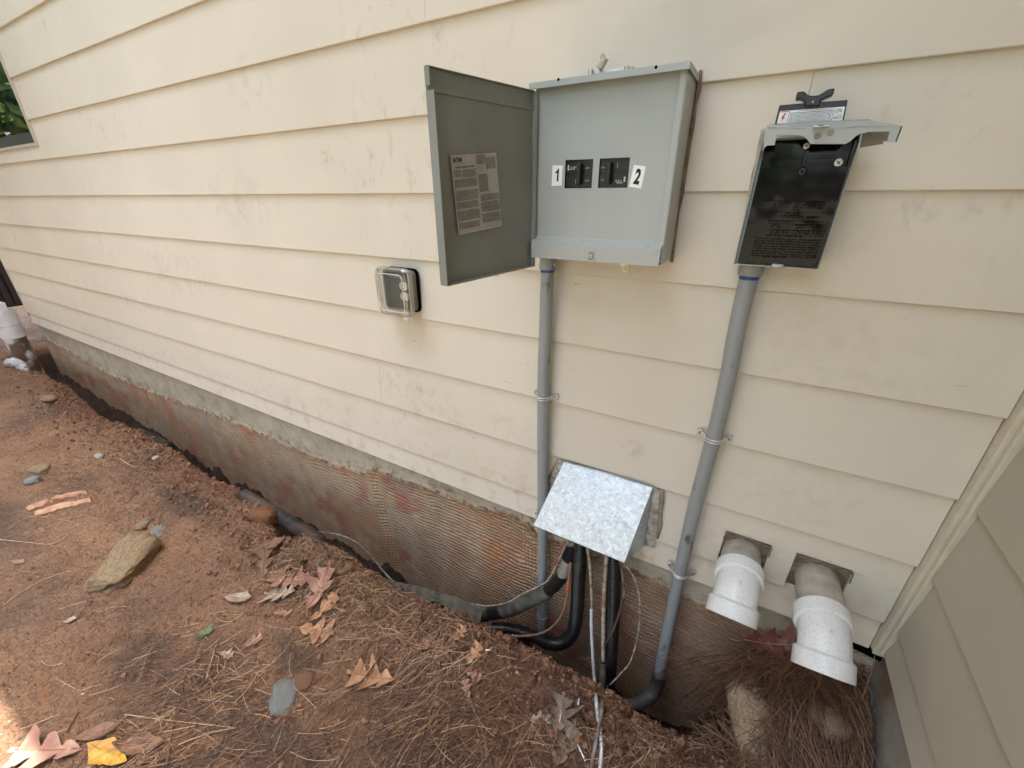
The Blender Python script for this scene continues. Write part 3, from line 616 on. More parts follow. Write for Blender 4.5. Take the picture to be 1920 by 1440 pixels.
def sticker(px, y, txt, parent, lab, inset=.18):
    P = [at(u, v, y) for u, v in px]; mb = MB(); mb.slab(P, (0, .0003, 0)); mb.mi = 1      # px: TL TR BR BL
    ex = (P[2] - P[3]); up = (P[0] - P[3]); cx = P[3] + ex * .5
    wd = .46
    if txt == '1':
        g1 = [(.50, .22), (.66, .22), (.66, .82), (.54, .82), (.50, .74), (.32, .68), (.32, .60), (.50, .63)]
        mb.slab([P[3] + ex * a + up * b + Vector((0, -.0002, 0)) for a, b in g1], (0, -.00015, 0)); o = obj('number_label', mb, [m_white, m_ink], parent); o['label'] = lab; return o
    A = P[3] + ex * (.5 - wd / 2 + (.0 if txt != '1' else -.02)) + up * .2; B = A + ex * wd
    mb.text(txt, A + Vector((0, -.0002, 0)), B + Vector((0, -.0002, 0)), up, up.length * .66, bold=.045)
    o = obj('number_label', mb, [m_white, m_ink], parent); o['label'] = lab; return o
sticker(((1036, 310), (1055, 310), (1053, 348), (1034, 349)), -.0912, '1', panel, 'white sticker reading 1')
sticker(((1189, 309), (1211, 312), (1202, 354), (1179, 350)), -.0912, '2', panel, 'white sticker reading 2, slightly tilted')
mb = MB(); mb.tube([at(u, v, -.004) + Vector((0, random.uniform(-.002, .002), 0)) for u, v in ((1314, 132), (1309, 165), (1303, 200), (1298, 235), (1291, 275), (1284, 320), (1278, 360), (1271, 400), (1264, 445), (1259, 492))], [.003, .004, .0025, .0045, .003, .0035, .0045, .0025, .004, .003], 8, wob=.35)
obj('sealant_bead', mb, m_foam, panel)
# open door
HB, HT = at(996, 497, -.1), at(1000, 172, -.1); FB, FT = at(827, 539, -.372), at(801, 133, -.372)
FB = Vector((-.4865, -.374, HB.z - .004)); FT = Vector((-.4925, -.374, HT.z - .008))
mb = MB(); dn = (FB - HB).cross(HT - HB).normalized()
if dn.x < 0: dn = -dn
L = lambda a, b: HB + (FB - HB) * a + (HT - HB) * b + (FT - FB - (HT - HB)) * a * b
def door_panel():
    n = 14; P = [[L(i / n, j / n) + dn * (.0025 * math.sin(math.pi * i / n) * math.sin(math.pi * j / n)) for j in range(n + 1)] for i in range(n + 1)]; return P
mb.smooth = True; mb.grid(door_panel()); mb.smooth = False
o_ = -dn * .0014; mb.smooth = True; mb.grid([[q + o_ for q in r] for r in door_panel()][::-1]); mb.smooth = False
dd = .017
mb.slab([L(1, 0) + o_, L(1, .905) + o_, L(1, .905) + dn * dd, L(1, 0) + dn * dd], (FB - HB).normalized() * .0014)
mb.slab([L(1, .925) + o_, L(1, 1) + o_, L(1, 1) + dn * dd * .55, L(1, .925) + dn * dd * .55], (FB - HB).normalized() * .0014)
mb.slab([L(0, 0) + o_, L(1, 0) + o_, L(1, 0) + dn * dd, L(0, 0) + dn * dd * .7], (0, 0, -.0014))
mb.slab([L(0, 1) + o_, L(1, 1) + o_, L(1, 1) + dn * .004, L(0, 1) + dn * .004], (0, 0, .0014))
mb.slab([L(0, .925), L(1, .925), L(1, .905), L(0, .905)], dn * .0022)
mb.slab([L(0, 0), L(0, 1), L(0, 1) + dn * .010, L(0, 0) + dn * .010], (HB - FB).normalized() * .0014)
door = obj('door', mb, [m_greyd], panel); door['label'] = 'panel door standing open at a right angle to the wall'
mb = MB(); mb.tube([L(-.012, .02), L(-.012, .3)], .0035, 8); mb.tube([L(-.012, .62), L(-.012, .93)], .0035, 8); mb.tube([L(-.012, .32), L(-.012, .6)], .003, 8)
obj('hinge', mb, m_grey, panel)
# rating label on the door
P0 = L(.5, .5) + dn * .0052
c4 = [atp(u, v, P0, dn) for u, v in ((844, 291), (930, 286), (941, 424), (860, 441))]
lp = lambda a, b: (c4[0] * (1 - a) + c4[1] * a) * (1 - b) + (c4[3] * (1 - a) + c4[2] * a) * b
mb = MB(); n = 40; cr = lambda a, b: .0009 * float(fbm(a * 5 + b * 2, b * 3, 2, 4))
mb.smooth = True; mb.grid([[lp(i / n, j / n) + dn * (cr(i / n, j / n) + .0002) for j in range(n + 1)] for i in range(n + 1)]); mb.smooth = False
mb.mi = 1; U = (c4[1] - c4[0]); D = (c4[3] - c4[0])
def dash(a0, a1, b, h):
    mb.add([lp(a, bb) + dn * .0011 for a, bb in ((a0, b), (a1, b), (a1, b + h), (a0, b + h))], [(0, 1, 2, 3)])
for (a0, a1, b0, b1) in ((.02, .5, .30, .40), (.02, .5, .44, .56), (.02, .48, .58, .66), (.02, .5, .70, .82), (.02, .48, .85, .93), (.54, .98, .52, .60), (.54, .98, .62, .75), (.54, .98, .78, .9), (.54, .72, .02, .12), (.74, .96, .05, .2), (.54, .74, .26, .48), (.2, .5, .18, .28), (.02, .18, .18, .26)):
    b = b0
    while b < b1:
        a = a0
        while a < a1 - .02:
            wd = random.uniform(.015, .055)
            dash(a, min(a1, a + wd), b, .0058); a += wd + .009
        b += .0125
for b in (.105, .295, .43, .69, .96): dash(.01, .5 if b < .5 else .98, b, .002)
for a in (.52, .73): dash(a, a + .004, .01, .5)
for k in range(5): mb.text(('M',)[0], lp(.85 - .02, .30 + .03 * 0), lp(.89, .30), -D, .004) if False else None
mb.mi = 2; mb.text('EATON', lp(.035, .088) + dn * .0012, lp(.215, .084) + dn * .0012, -D, .0068, bold=.03)
mb.text('TYPE 3R ENCLOSURE', lp(.06, .165) + dn * .0012, lp(.46, .155) + dn * .0012, -D, .0028, bold=.02)
obj('rating_label', mb, [m_paper, m_inkg, m_ink], door)
# ================================================================== DISCONNECT
disc = thing('disconnect_box', (.03, -.04, -.02), 'small grey disconnect box with glossy black interior under a raised cover', 'electrical box')
mb = MB(); XA2, XB2 = -.034, .098
mb.box(XA2, XB2, -.062, .0, -.122, .078)
mb.box(XA2, XA2 + .0018, -.074, -.062, -.122, .078); mb.box(XB2 - .0018, XB2, -.070, -.062, -.122, .07); mb.box(XA2 + .0018, XB2 - .0018, -.078, -.062, -.1225, -.1205)
obj('enclosure', mb, m_grey, disc, bevel=.0012)
mb = MB()   # black interior
xa, xb = -.0275, .0945
mb.box(xa, xb, -.068, -.0625, -.1185, .074)
mb.box(xa + .001, xb - .001, -.0795, -.068, -.1165, .0340)           # lower dead front
mb.box(xa, xa + .003, -.078, -.068, .034, .074); mb.box(xb - .004, xb, -.078, -.068, .034, .074)
mb.box(xa + .012, .030, -.0735, -.068, .038, .050); mb.box(.036, xb - .022, -.0735, -.068, .038, .050)
mb.box(xa + .015, .027, -.0755, -.0735, .0455, .0475); mb.box(.039, xb - .025, -.0755, -.0735, .0455, .0475)
mb.box(.0305, .0355, -.0765, -.068, .036, .060)
mb.box(xa + .010, xb - .014, -.0812, -.0795, .012, .030)
mb.box(.028, .038, -.0808, -.0795, .0025, .0095); mb.box(.030, .036, -.0815, -.0808, .004, .008)
for x in (.0, .01, .075): mb.box(x, x + .002, -.0802, -.0795, -.014, -.008)
ins = obj('black_interior', mb, m_blackg, disc, bevel=.0015)
mb = MB(); yy = -.0806
def tl(s_, px0, px1, hpx, y=yy):
    A, B = at(*px0, y), at(*px1, y); d = (B - A).normalized(); up = Vector((0, -1, 0)).cross(d); up = -up if up.z < 0 else up
    mb.text(s_, A, B, up, hpx * .00125, bold=.012)
z5 = lambda a, b: (1380 + a / 7.2, 340 + b / 7.2)
tl('CAUTION', z5(560, 302), z5(735, 305), 3.4); tl('DO NOT OPERATE UNDER LOAD', z5(790, 300), z5(1210, 306), 2.6); tl('WITH THE DOOR OPEN', z5(780, 333), z5(1190, 340), 2.4)
tl('REPLACE WITH SAME', z5(772, 366), z5(1170, 374), 2.4); tl('RATING', z5(765, 402), z5(868, 404), 2.4)
tl('CATALOG NO.', z5(650, 460), z5(860, 464), 4); tl('TYPE 3R ENCLOSURE', z5(600, 492), z5(905, 500), 3.4); tl('RAINPROOF', z5(945, 500), z5(1120, 504), 3.2)
tl('EQUIVALENT HANDLE', z5(440, 552), z5(720, 556), 2.8); tl('PART NO.', z5(920, 560), z5(1060, 566), 2.8)
tl('240 VAC', z5(484, 594), z5(604, 598), 2.8); tl('60 AMPERES', z5(790, 606), z5(960, 612), 2.8); tl('MAX', z5(1082, 618), z5(1148, 620), 2.8)
tl('1 PH. 2 WIRE', z5(452, 624), z5(602, 630), 2.8); tl('240 VAC', z5(812, 642), z5(918, 646), 2.8); tl('10', z5(1094, 652), z5(1118, 653), 2.8)
tl('DOES NOT CONTAIN FUSES', z5(458, 698), z5(1162, 730), 5.6)
tl('SHORT CIRCUIT CURRENT RATING', z5(400, 742), z5(900, 760), 2.6)
for k, s_ in enumerate(('This switch is suitable for use on a circuit capable of', 'delivering not more than 10,000 rms symmetrical amps', 'maximum, when protected by fuses or a circuit', 'breaker. It is which rated and connected behind a', 'molded case circuit breaker circuit breaker which is', 'protected by a type of circuit breaker rated 60', 'amps this switch may be used on a circuit', 'delivering not more than 10,000 or 65,000')):
    q = k * 33; tl(s_, z5(250 - k * 7, 776 + q), z5(1140 - k * 9, 812 + q), 2.9)
tl('amps maximum.', z5(385, 1028), z5(665, 1036), 2.6)
def ln(p0, p1, wd=.0005):
    A, B = at(*p0, yy), at(*p1, yy); d = (B - A).normalized(); n = Vector((0, -1, 0)).cross(d) * wd / 2
    mb.slab([A - n, B - n, B + n, A + n], (0, -.0002, 0))
for a, b in (((330, 255), (1300, 272)), ((480, 410), (1260, 430)), ((440, 528), (1240, 545)), ((430, 568), (1215, 588)), ((420, 648), (1200, 668)), ((410, 712), (1180, 748)), ((1240, 545), (1180, 748)), ((540, 260), (480, 410))): ln(z5(*a), z5(*b))
obj('lettering', mb, m_blackm, ins)
screw('screw', at(1512, 274, -.072), (0, -1, 0), .0048, disc); screw('screw', at(1572, 305, -.076), (0, -1, 0), .0062, disc, label='x'); screw('screw', at(1504, 322, -.0815), (0, -1, 0), .0062, disc, m_black)
mb = MB(); mb.tube([at(u, v, -.084) for u, v in ((1447, 497), (1458, 500), (1469, 499))], [.003, .0045, .003], 10); obj('hasp', mb, m_grey, disc)
# raised cover
ol = [(1438, 238.5), (1486, 242), (1539, 240), (1582, 237), (1610, 235), (1690, 235), (1692, 238), (1681, 266), (1663, 266), (1668, 246.5), (1640, 246.8), (1621, 248), (1612, 250.5), (1604, 256), (1594, 265), (1585, 270), (1520, 270), (1514.6, 263), (1510, 258), (1504, 254.5), (1493, 253), (1456, 253), (1452.6, 272), (1437, 273), (1430, 281), (1433, 254)]
YC = -.128; mb = MB(); mb.slab([at(u, v, YC) for u, v in ol], (0, .0014, 0))
def plate(px_f, px_b, yb, th=.0014):
    f = [at(*q, YC) for q in px_f]; b = [at(*q, yb) for q in px_b]
    mb.slab([f[0], f[1], b[1], b[0]], (0, 0, -th))
plate(((1440, 239), (1690, 236)), ((1438, 235), (1632, 226)), -.062)
mb.slab([at(u, v, -.0605) for u, v in ((1438, 235), (1499, 229), (1632, 223), (1631, 236), (1606, 238), (1440, 242))], (0, .0014, 0))
mb.slab([at(1692, 237, YC), at(1681, 266, YC), at(1622, 262, -.065), at(1632, 236, -.065)], (-.0014, 0, 0))
mb.slab([at(1434, 240, YC), at(1430, 281, YC), at(1428, 290, -.065), at(1434, 240, -.065)], (.0014, 0, 0))
mb.slab([at(1540, 240.2, YC - .001), at(1582, 237.5, YC - .001), at(1582, 239.5, YC - .001), at(1540, 242.6, YC - .001)], (0, .001, 0))
m_grey_shaded = m_greyd
cov = obj('raised_cover', mb, m_grey, disc); cov['label'] = 'grey cover folded up above the black interior'
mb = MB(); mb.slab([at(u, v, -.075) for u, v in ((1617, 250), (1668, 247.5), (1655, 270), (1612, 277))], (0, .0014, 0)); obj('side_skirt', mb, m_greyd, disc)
for u, v in ((1533, 255), (1557.5, 249)):
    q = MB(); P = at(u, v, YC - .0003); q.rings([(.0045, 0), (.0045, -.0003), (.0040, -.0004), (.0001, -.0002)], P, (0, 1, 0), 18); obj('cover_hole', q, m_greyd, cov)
# sticker 3 lying on the sloping plate
A = [at(1440, 239, YC), at(1690, 236, YC), at(1632, 226, -.062), at(1438, 235, -.062)]; pn = (A[1] - A[0]).cross(A[3] - A[0]).normalized()
if pn.z < 0: pn = -pn
P = [atp(u, v, A[0] + pn * .0009, pn) for u, v in ((1521, 233), (1551, 231.5), (1556, 236.5), (1527, 238.5))]
mb = MB(); mb.slab(P, pn * .0003); mb.mi = 1; up = P[0] - P[3]; ex = P[2] - P[3]
q0 = P[3] + ex * .25 + up * .18 + pn * .0005; mb.text('3', q0, q0 + ex * .5, up, up.length * .6, bold=.04)
o = obj('number_label', mb, [m_white, m_ink], cov); o['label'] = 'white sticker reading 3 on the raised cover'
mb = MB(); mb.tube([at(u, v, -.003) + Vector((0, random.uniform(-.001, .001), 0)) for u, v in ((1432, 243), (1424, 275), (1419, 300), (1414, 330), (1408, 360), (1402, 395), (1396, 430), (1391, 460), (1387, 488))], [.003, .004, .0025, .0045, .003, .004, .003, .0035, .003], 8, wob=.2)
obj('sealant_bead', mb, M('cream_sealant', (.55, .45, .33), .7, var=.4, vscale=80), disc)
# pull-out handle resting above the raised cover
po = thing('disconnect_pullout', (.023, -.05, .11), 'black pull-out handle with white ON and OFF label standing behind the raised cover', 'pull-out handle')
mb = MB(); mb.slab([at(u, v, -.050) for u, v in ((1452, 236), (1461.5, 197), (1590, 187), (1581, 231))], (0, .022, 0)); obj('body', mb, m_black, po, bevel=.001)
mb = MB(); mb.slab([at(u, v, -.058) for u, v in ((1491.6, 186), (1495, 172), (1507.5, 171), (1510.5, 173.5), (1514.6, 177.5), (1521, 179), (1529, 179), (1536, 177.5), (1543, 173.5), (1550, 168.6), (1557, 166.3), (1566, 165), (1562, 178), (1555, 180.5), (1548, 183.6), (1543, 186), (1539, 189), (1537, 198), (1510, 199.6), (1508, 190), (1504, 186.5), (1499, 185.6))], (0, .02, 0))
gr = obj('grip', mb, m_black, po, bevel=.0018, seg=3); screw('rivet', at(1524, 191, -.0585), (0, -1, 0), .0014, gr)
mb = MB(); P = [at(u, v, -.0507) for u, v in ((1456.5, 232), (1462.5, 208.5), (1584.5, 199.8), (1579, 226))]; mb.slab(P, (0, .0003, 0))
lq = lambda a, b: (P[1] * (1 - a) + P[2] * a) * (1 - b) + (P[0] * (1 - a) + P[3] * a) * b + Vector((0, -.0004, 0))
mb.mi = 1; upv = P[1] - P[0]
mb.text('ON', lq(.865, .40), lq(.965, .40), upv, .0055); mb.text('OFF', lq(.975, .62), lq(.865, .62), -upv, .0045)
for a in (.16, .84): mb.slab([lq(a, .02), lq(a + .006, .02), lq(a + .006, .98), lq(a, .98)], (0, -.0001, 0))
mb.slab([lq(.16, .2), lq(.84, .2), lq(.84, .225), lq(.16, .225)], (0, -.0001, 0)); mb.slab([lq(.86, .5), lq(.98, .5), lq(.98, .51), lq(.86, .51)], (0, -.0001, 0))
mb.mi = 3
for k in range(9):
    a = .185 if k else .3
    while a < .81:
        wd = random.uniform(.015, .05); b = .06 + k * .1 + (.04 if k else 0)
        mb.add([lq(min(a + e * wd, .83), b + f) for e, f in ((0, 0), (1, 0), (1, .045), (0, .045))], [(0, 1, 2, 3)]); a += wd + .012
mb.mi = 2; mb.slab([lq(.01, .035), lq(.15, .035), lq(.15, .10), lq(.01, .10)], (0, -.0001, 0))
mb.slab([lq(a, b) for a, b in ((.085, .2), (.115, .2), (.08, .5), (.11, .5), (.05, .88), (.07, .58), (.045, .58))], (0, -.0001, 0))
obj('warning_label', mb, [m_white, m_ink, m_red, M('blue_grey_print', (.2, .2, .27), .6)], po)
# ================================================================== CONDUITS
def strap(par, P, r, lab=None):
    mb = MB(); c = Vector(P)
    arc = [c + Vector((math.cos(t) * (r + .0022), math.sin(t) * (r + .0022), 0)) for t in np.linspace(math.pi * 1.0, math.pi * 2.0, 15)]
    for w_ in (-.003, .003): mb.tube([q + Vector((0, 0, w_)) for q in arc], .0022, 8)
    for sg in (-1, 1):
        a = c + Vector((sg * (r + .002), 0, 0)); e = c + Vector((sg * (r + .020), 0, 0)); a.y = c.y; e.y = -.0035
        mb.slab([a + Vector((0, 0, -.006)), a + Vector((0, 0, .006)), e + Vector((0, 0, .007)), e + Vector((0, 0, -.007))], (0, .002, 0))
    s_ = obj('strap', mb, m_galv_small, par)
    for sg in (-1, 1): screw('screw', c + Vector((sg * (r + .014), -c.y - .007, 0)), (0, -1, .1), .0075, s_)
CR = .0165
cl = thing('conduit', (-.42, -.03, -1.3), 'grey plastic conduit dropping from the breaker panel behind the metal hood', 'conduit', 'grey conduits down the wall')
pl = [(-.4255, -.040, -.150), (-.4275, -.036, -.22), (-.429, -.029, -.31), (-.4290, -.027, -.44), (-.424, -.026, -.60), (-.415, -.026, -.80), (-.4055, -.026, -1.0), (-.398, -.024, -1.2), (-.389, -.024, -1.40), (-.387, -.024, -1.52)]
mb = MB(); mb.tube(spline(pl, 5), CR, 20); obj('pipe', mb, m_conduit, cl)
mb = MB(); mb.rings([(CR, -.034), (CR + .004, -.034), (CR + .0045, 0), (CR, 0)], (-.4255, -.040, -.131), (0, 0, 1), 24); obj('coupling', mb, m_conduit, cl)
mb = MB(); mb.rings([(CR + .0004, 0), (CR + .0008, .001), (CR + .0008, .005), (CR + .0004, .006)], (-.4258, -.0395, -.1715), (0, 0, 1), 24); obj('cement_ring', mb, m_blue, cl)
screw('screw', at(1041, 496, -.052), (1, -.6, 0), .004, cl)
strap(cl, (-.4275, -.026, -.512), CR); strap(cl, (-.4085, -.026, -.947), CR)
mb = MB(); mb.rings([(CR, -.03), (CR + .004, -.03), (CR + .004, 0), (CR, 0)], (-.3895, -.024, -1.395), (0, 0, 1), 24); obj('coupling', mb, m_conduit, cl)
cr_ = thing('conduit', (.01, -.03, -1.4), 'grey plastic conduit leaning down from the disconnect box into the trench', 'conduit', 'grey conduits down the wall')
pr = [(-.0035, -.034, -.135), (-.0025, -.032, -.20), (-.0005, -.030, -.27), (.0045, -.028, -.36), (.0075, -.026, -.485), (.0062, -.026, -.60), (.0055, -.026, -.715), (.008, -.026, -.86), (.0115, -.027, -1.0), (.018, -.030, -1.2), (.026, -.036, -1.385)]
mb = MB(); mb.tube(spline(pr, 5), CR, 20); obj('pipe', mb, m_conduit, cr_)
mb = MB(); mb.rings([(CR, -.024), (CR + .004, -.024), (CR + .006, -.002), (CR, 0)], (-.0035, -.034, -.1215), (0, 0, 1), 8); obj('coupling', mb, m_conduit, cr_)
mb = MB(); mb.rings([(CR + .0004, 0), (CR + .0008, .001), (CR + .0008, .006), (CR + .0004, .007)], (-.0033, -.034, -.1525), (0, 0, 1), 24); obj('cement_ring', mb, m_blue, cr_)
strap(cr_, (.0072, -.026, -.514), CR); strap(cr_, (.0115, -.026, -.948), CR)
m_elb = M('dark_grey_pvc', (.085, .09, .10), .5, var=.5, vscale=20, col2=(.06, .04, .03))
mb = MB(); mb.tube(spline([(.0255, -.036, -1.375), (.027, -.040, -1.425), (.020, -.060, -1.463), (-.010, -.095, -1.475), (-.045, -.13, -1.478)], 6), CR + .0042, 20); obj('elbow', mb, m_elb, cr_)
# ================================================================== OUTLET
ob_ = thing('outlet', (-.93, -.02, -.27), 'weatherproof outlet under a clear bubble cover, left of the open panel door', 'outlet')
yF = -.052
def rr(px, y, n=6, rad=.14):
    """rounded quad through 4 pixel corners TL TR BR BL"""
    P = [at(u, v, y) for u, v in px]; out = []
    for i in range(4):
        a, b, c = P[i - 1], P[i], P[(i + 1) % 4]
        p0 = b + (a - b) * rad; p1 = b + (c - b) * rad
        for k in range(n + 1): t = k / n; out.append(p0 * (1 - t) ** 2 + b * 2 * t * (1 - t) + p1 * t * t)
    return out
def loft(mb, loops, cap0=True, cap1=True):
    n = len(loops[0]); mb.add([q for l in loops for q in l], [(k * n + i, k * n + (i + 1) % n, (k + 1) * n + (i + 1) % n, (k + 1) * n + i) for k in range(len(loops) - 1) for i in range(n)] + ([tuple(range(n))] if cap0 else []) + ([tuple(range(len(loops) * n - 1, (len(loops) - 1) * n - 1, -1))] if cap1 else []))
ax0, ax1, az0, az1 = -.992, -.866, -.335, -.203
def rrw(x0, x1, z0, z1, y, rad=.16):
    P = [Vector(q) for q in ((x0, y, z1), (x1, y, z1), (x1, y, z0), (x0, y, z0))]; out = []
    for i in range(4):
        a, b, c = P[i - 1], P[i], P[(i + 1) % 4]; L1 = min((a - b).length, (c - b).length) * rad
        p0 = b + (a - b).normalized() * L1; p1 = b + (c - b).normalized() * L1
        for k in range(7): t = k / 6; out.append(p0 * (1 - t) ** 2 + b * 2 * t * (1 - t) + p1 * t * t)
    return out
m_obase = M('grey_outlet_base', (.22, .20, .18), .5); 
mb = MB(); loft(mb, [rrw(ax0, ax1, az0, az1, 0), rrw(ax0, ax1, az0, az1, -.008)]); obj('gasket', mb, m_blackm, ob_)
mb = MB(); bx0, bx1, bz0, bz1 = ax0 + .004, ax1 - .005, az0 + .004, az1 - .004   # open box: rim walls
ib = M('outlet_interior', (.035, .04, .03), .35)
lo = [rrw(bx0, bx1, bz0, bz1, -.008), rrw(bx0, bx1, bz0, bz1, -.030), rrw(bx0 + .006, bx1 - .006, bz0 + .006, bz1 - .006, -.030), rrw(bx0 + .006, bx1 - .006, bz0 + .006, bz1 - .006, -.009)]
loft(mb, lo, cap0=False, cap1=False); obj('base_box', mb, m_obase, ob_, smooth=False)
mb = MB(); loft(mb, [rrw(bx0 + .008, bx1 - .008, bz0 + .008, bz1 - .008, -.0305), rrw(bx0 + .008, bx1 - .008, bz0 + .008, bz1 - .008, -.0312), rrw(bx0 + .018, bx1 - .018, bz0 + .018, bz1 - .018, -.0312), rrw(bx0 + .016, bx1 - .016, bz0 + .016, bz1 - .016, -.012)], cap0=False, cap1=False) if False else None
mb = MB(); mb.box(bx0 + .006, bx1 - .006, -.0095, -.0088, bz0 + .006, bz1 - .006); loft(mb, [rrw(bx0 + .0062, bx1 - .0062, bz0 + .0062, bz1 - .0062, -.009), rrw(bx0 + .0062, bx1 - .0062, bz0 + .0062, bz1 - .0062, -.0302)], cap0=False, cap1=False); obj('back_plate', mb, M('dark_backplate', (.010, .012, .010), .3, var=.6, vscale=25, col2=(.05, .075, .03)), ob_)
rx = -.917; rec = MB()
for zc in (-.256, -.288):
    c_ = [Vector((rx + .0165 * math.cos(t) * 1.0, -.0095, zc + .0135 * max(-.86, min(.86, math.sin(t))))) for t in np.linspace(0, 2 * math.pi, 28, endpoint=False)]
    rec.slab(c_, (0, -.008, 0))
rc = obj('receptacle', rec, m_ivory, ob_)
sl = MB()
for zc in (-.256, -.288):
    for sx_ in (-.0062, .0062): sl.box(rx + sx_ - .0011, rx + sx_ + .0011, -.0178, -.0174, zc - .0005, zc + .0075)
    sl.rings([(.0022, 0), (.0001, .0003)], (rx, -.0175, zc - .0065), (0, -1, 0), 10)
obj('slots', sl, m_blackm, rc)
mb = MB()   # clear cover: rounded shell flaring towards the viewer
ins_ = .0
q = lambda d, y, r=.18: rrw(ax0 - .004 + d, ax1 - .000 - d, az0 - .008 + d, az1 + .004 - d, y, r)
loft(mb, [q(.003, -.030), q(.002, -.036), q(.000, -.040), q(.000, -.050), q(.004, -.0555), q(.014, -.0575, .15), q(.020, -.0585, .14)], cap0=False, cap1=True)
mb2 = mb; o = obj('clear_cover', mb, m_clear, ob_, smooth=False); so = o.modifiers.new('solid', 'SOLIDIFY'); so.thickness = .0018; so.offset = -1
m_frost = M('frosted_plastic_rim', (.62, .61, .58), .35, alpha=1, spec=.5)
mb = MB(); pr_ = q(.002, -.0455); mb.tube(pr_ + [pr_[0]], .0022, 8, cap=False); pr_ = q(.016, -.0585, .15); mb.tube(pr_ + [pr_[0]], .0014, 8, cap=False); obj('cover_rim', mb, m_frost, o)
mb = MB(); mb.box(-.886, -.872, -.062, -.050, -.349, -.340); mb.tube([(-.892, -.056, -.344), (-.868, -.056, -.344)], .003, 10); obj('latch', mb, m_frost, ob_, bevel=.001)
# ================================================================== METAL HOOD
hd = thing('metal_hood', (-.25, -.05, -.9), 'galvanised sheet metal hood over the pipes and cables low on the wall', 'hood')
TL, TR = at(1058, 865, -.010), at(1224, 913, -.010); FL, FR = at(1000.5, 985, -.105), at(1170.5, 1055, -.105); BR_ = at(1207, 1024, -.010); BL_ = Vector((FL.x + .035, -.010, BR_.z))
mb = MB(); nrm = (TR - TL).cross(FL - TL).normalized(); nrm = -nrm if nrm.y > 0 else nrm
n = 12; P = [[(TL * (1 - a / n) + TR * (a / n)) * (1 - b / n) + (FL * (1 - a / n) + FR * (a / n)) * (b / n) + nrm * .0015 * math.sin(math.pi * a / n) * math.sin(math.pi * b / n) for b in range(n + 1)] for a in range(n + 1)]
mb.smooth = True; mb.grid(P); mb.grid([[x_ - nrm * .0012 for x_ in r_] for r_ in P][::-1]); mb.smooth = False
mb.slab([FL, FR, FR - nrm * .0012, FL - nrm * .0012], (0, .0004, -.0012))
obj('top_sheet', mb, m_galv, hd)
mb = MB(); mb.slab([TR, FR, BR_], (-.0012, 0, 0)); obj('side_sheet', mb, m_galv, hd)
mb = MB(); mb.slab([TL, FL, BL_], (.0012, 0, 0)); obj('side_sheet', mb, m_galv, hd)
mb = MB(); mb.tube([TL + Vector((0, -.001, .001)), TR + Vector((0, -.001, .001))], .0022, 8); obj('top_hem', mb, m_galv, hd)
m_galvd = M('dull_galvanised_flange', (.62, .60, .55), .5, metal=.35, var=.5, vscale=60, col2=(.3, .24, .18))
mb = MB(); mb.slab([at(u, v, -.004) for u, v in ((1047, 862), (1060, 867), (1046, 893), (1034, 922), (1019, 952), (1007, 947), (1020, 916), (1028, 903))], (0, .002, 0)); f1 = obj('flange', mb, m_galvd, hd)
screw('screw', at(1043, 883, -.0045), (0, -1, 0), .0035, f1); screw('screw', at(1027, 913, -.0045), (0, -1, 0), .0035, f1)
mb = MB(); mb.slab([at(u, v, -.004) for u, v in ((1225, 913), (1237, 919), (1235, 955), (1232, 990), (1226, 1028), (1207, 1022), (1216, 970))], (0, .002, 0)); f2 = obj('flange', mb, m_galvd, hd)
screw('screw', at(1224, 971, -.0045), (0, -1, 0), .0042, f2)
mb = MB(); mb.tube([at(u, v, -.001) + Vector((random.uniform(-.001, .001), 0, 0)) for u, v in ((1242, 919), (1241, 940), (1240, 960), (1238, 985), (1233, 1010))], [.003, .005, .003, .0045, .002], 8, wob=.3)
obj('sealant_bead', mb, M('grey_sealant', (.36, .31, .24), .7, var=.4, vscale=80), hd); mb = MB()
mb.tube([at(u, v, -.001) for u, v in ((1046, 862), (1038, 876), (1030, 892), (1020, 912))], [.003, .004, .003, .003], 8, wob=.3)
obj('sealant_bead', mb, bpy.data.materials['grey_sealant'], hd)
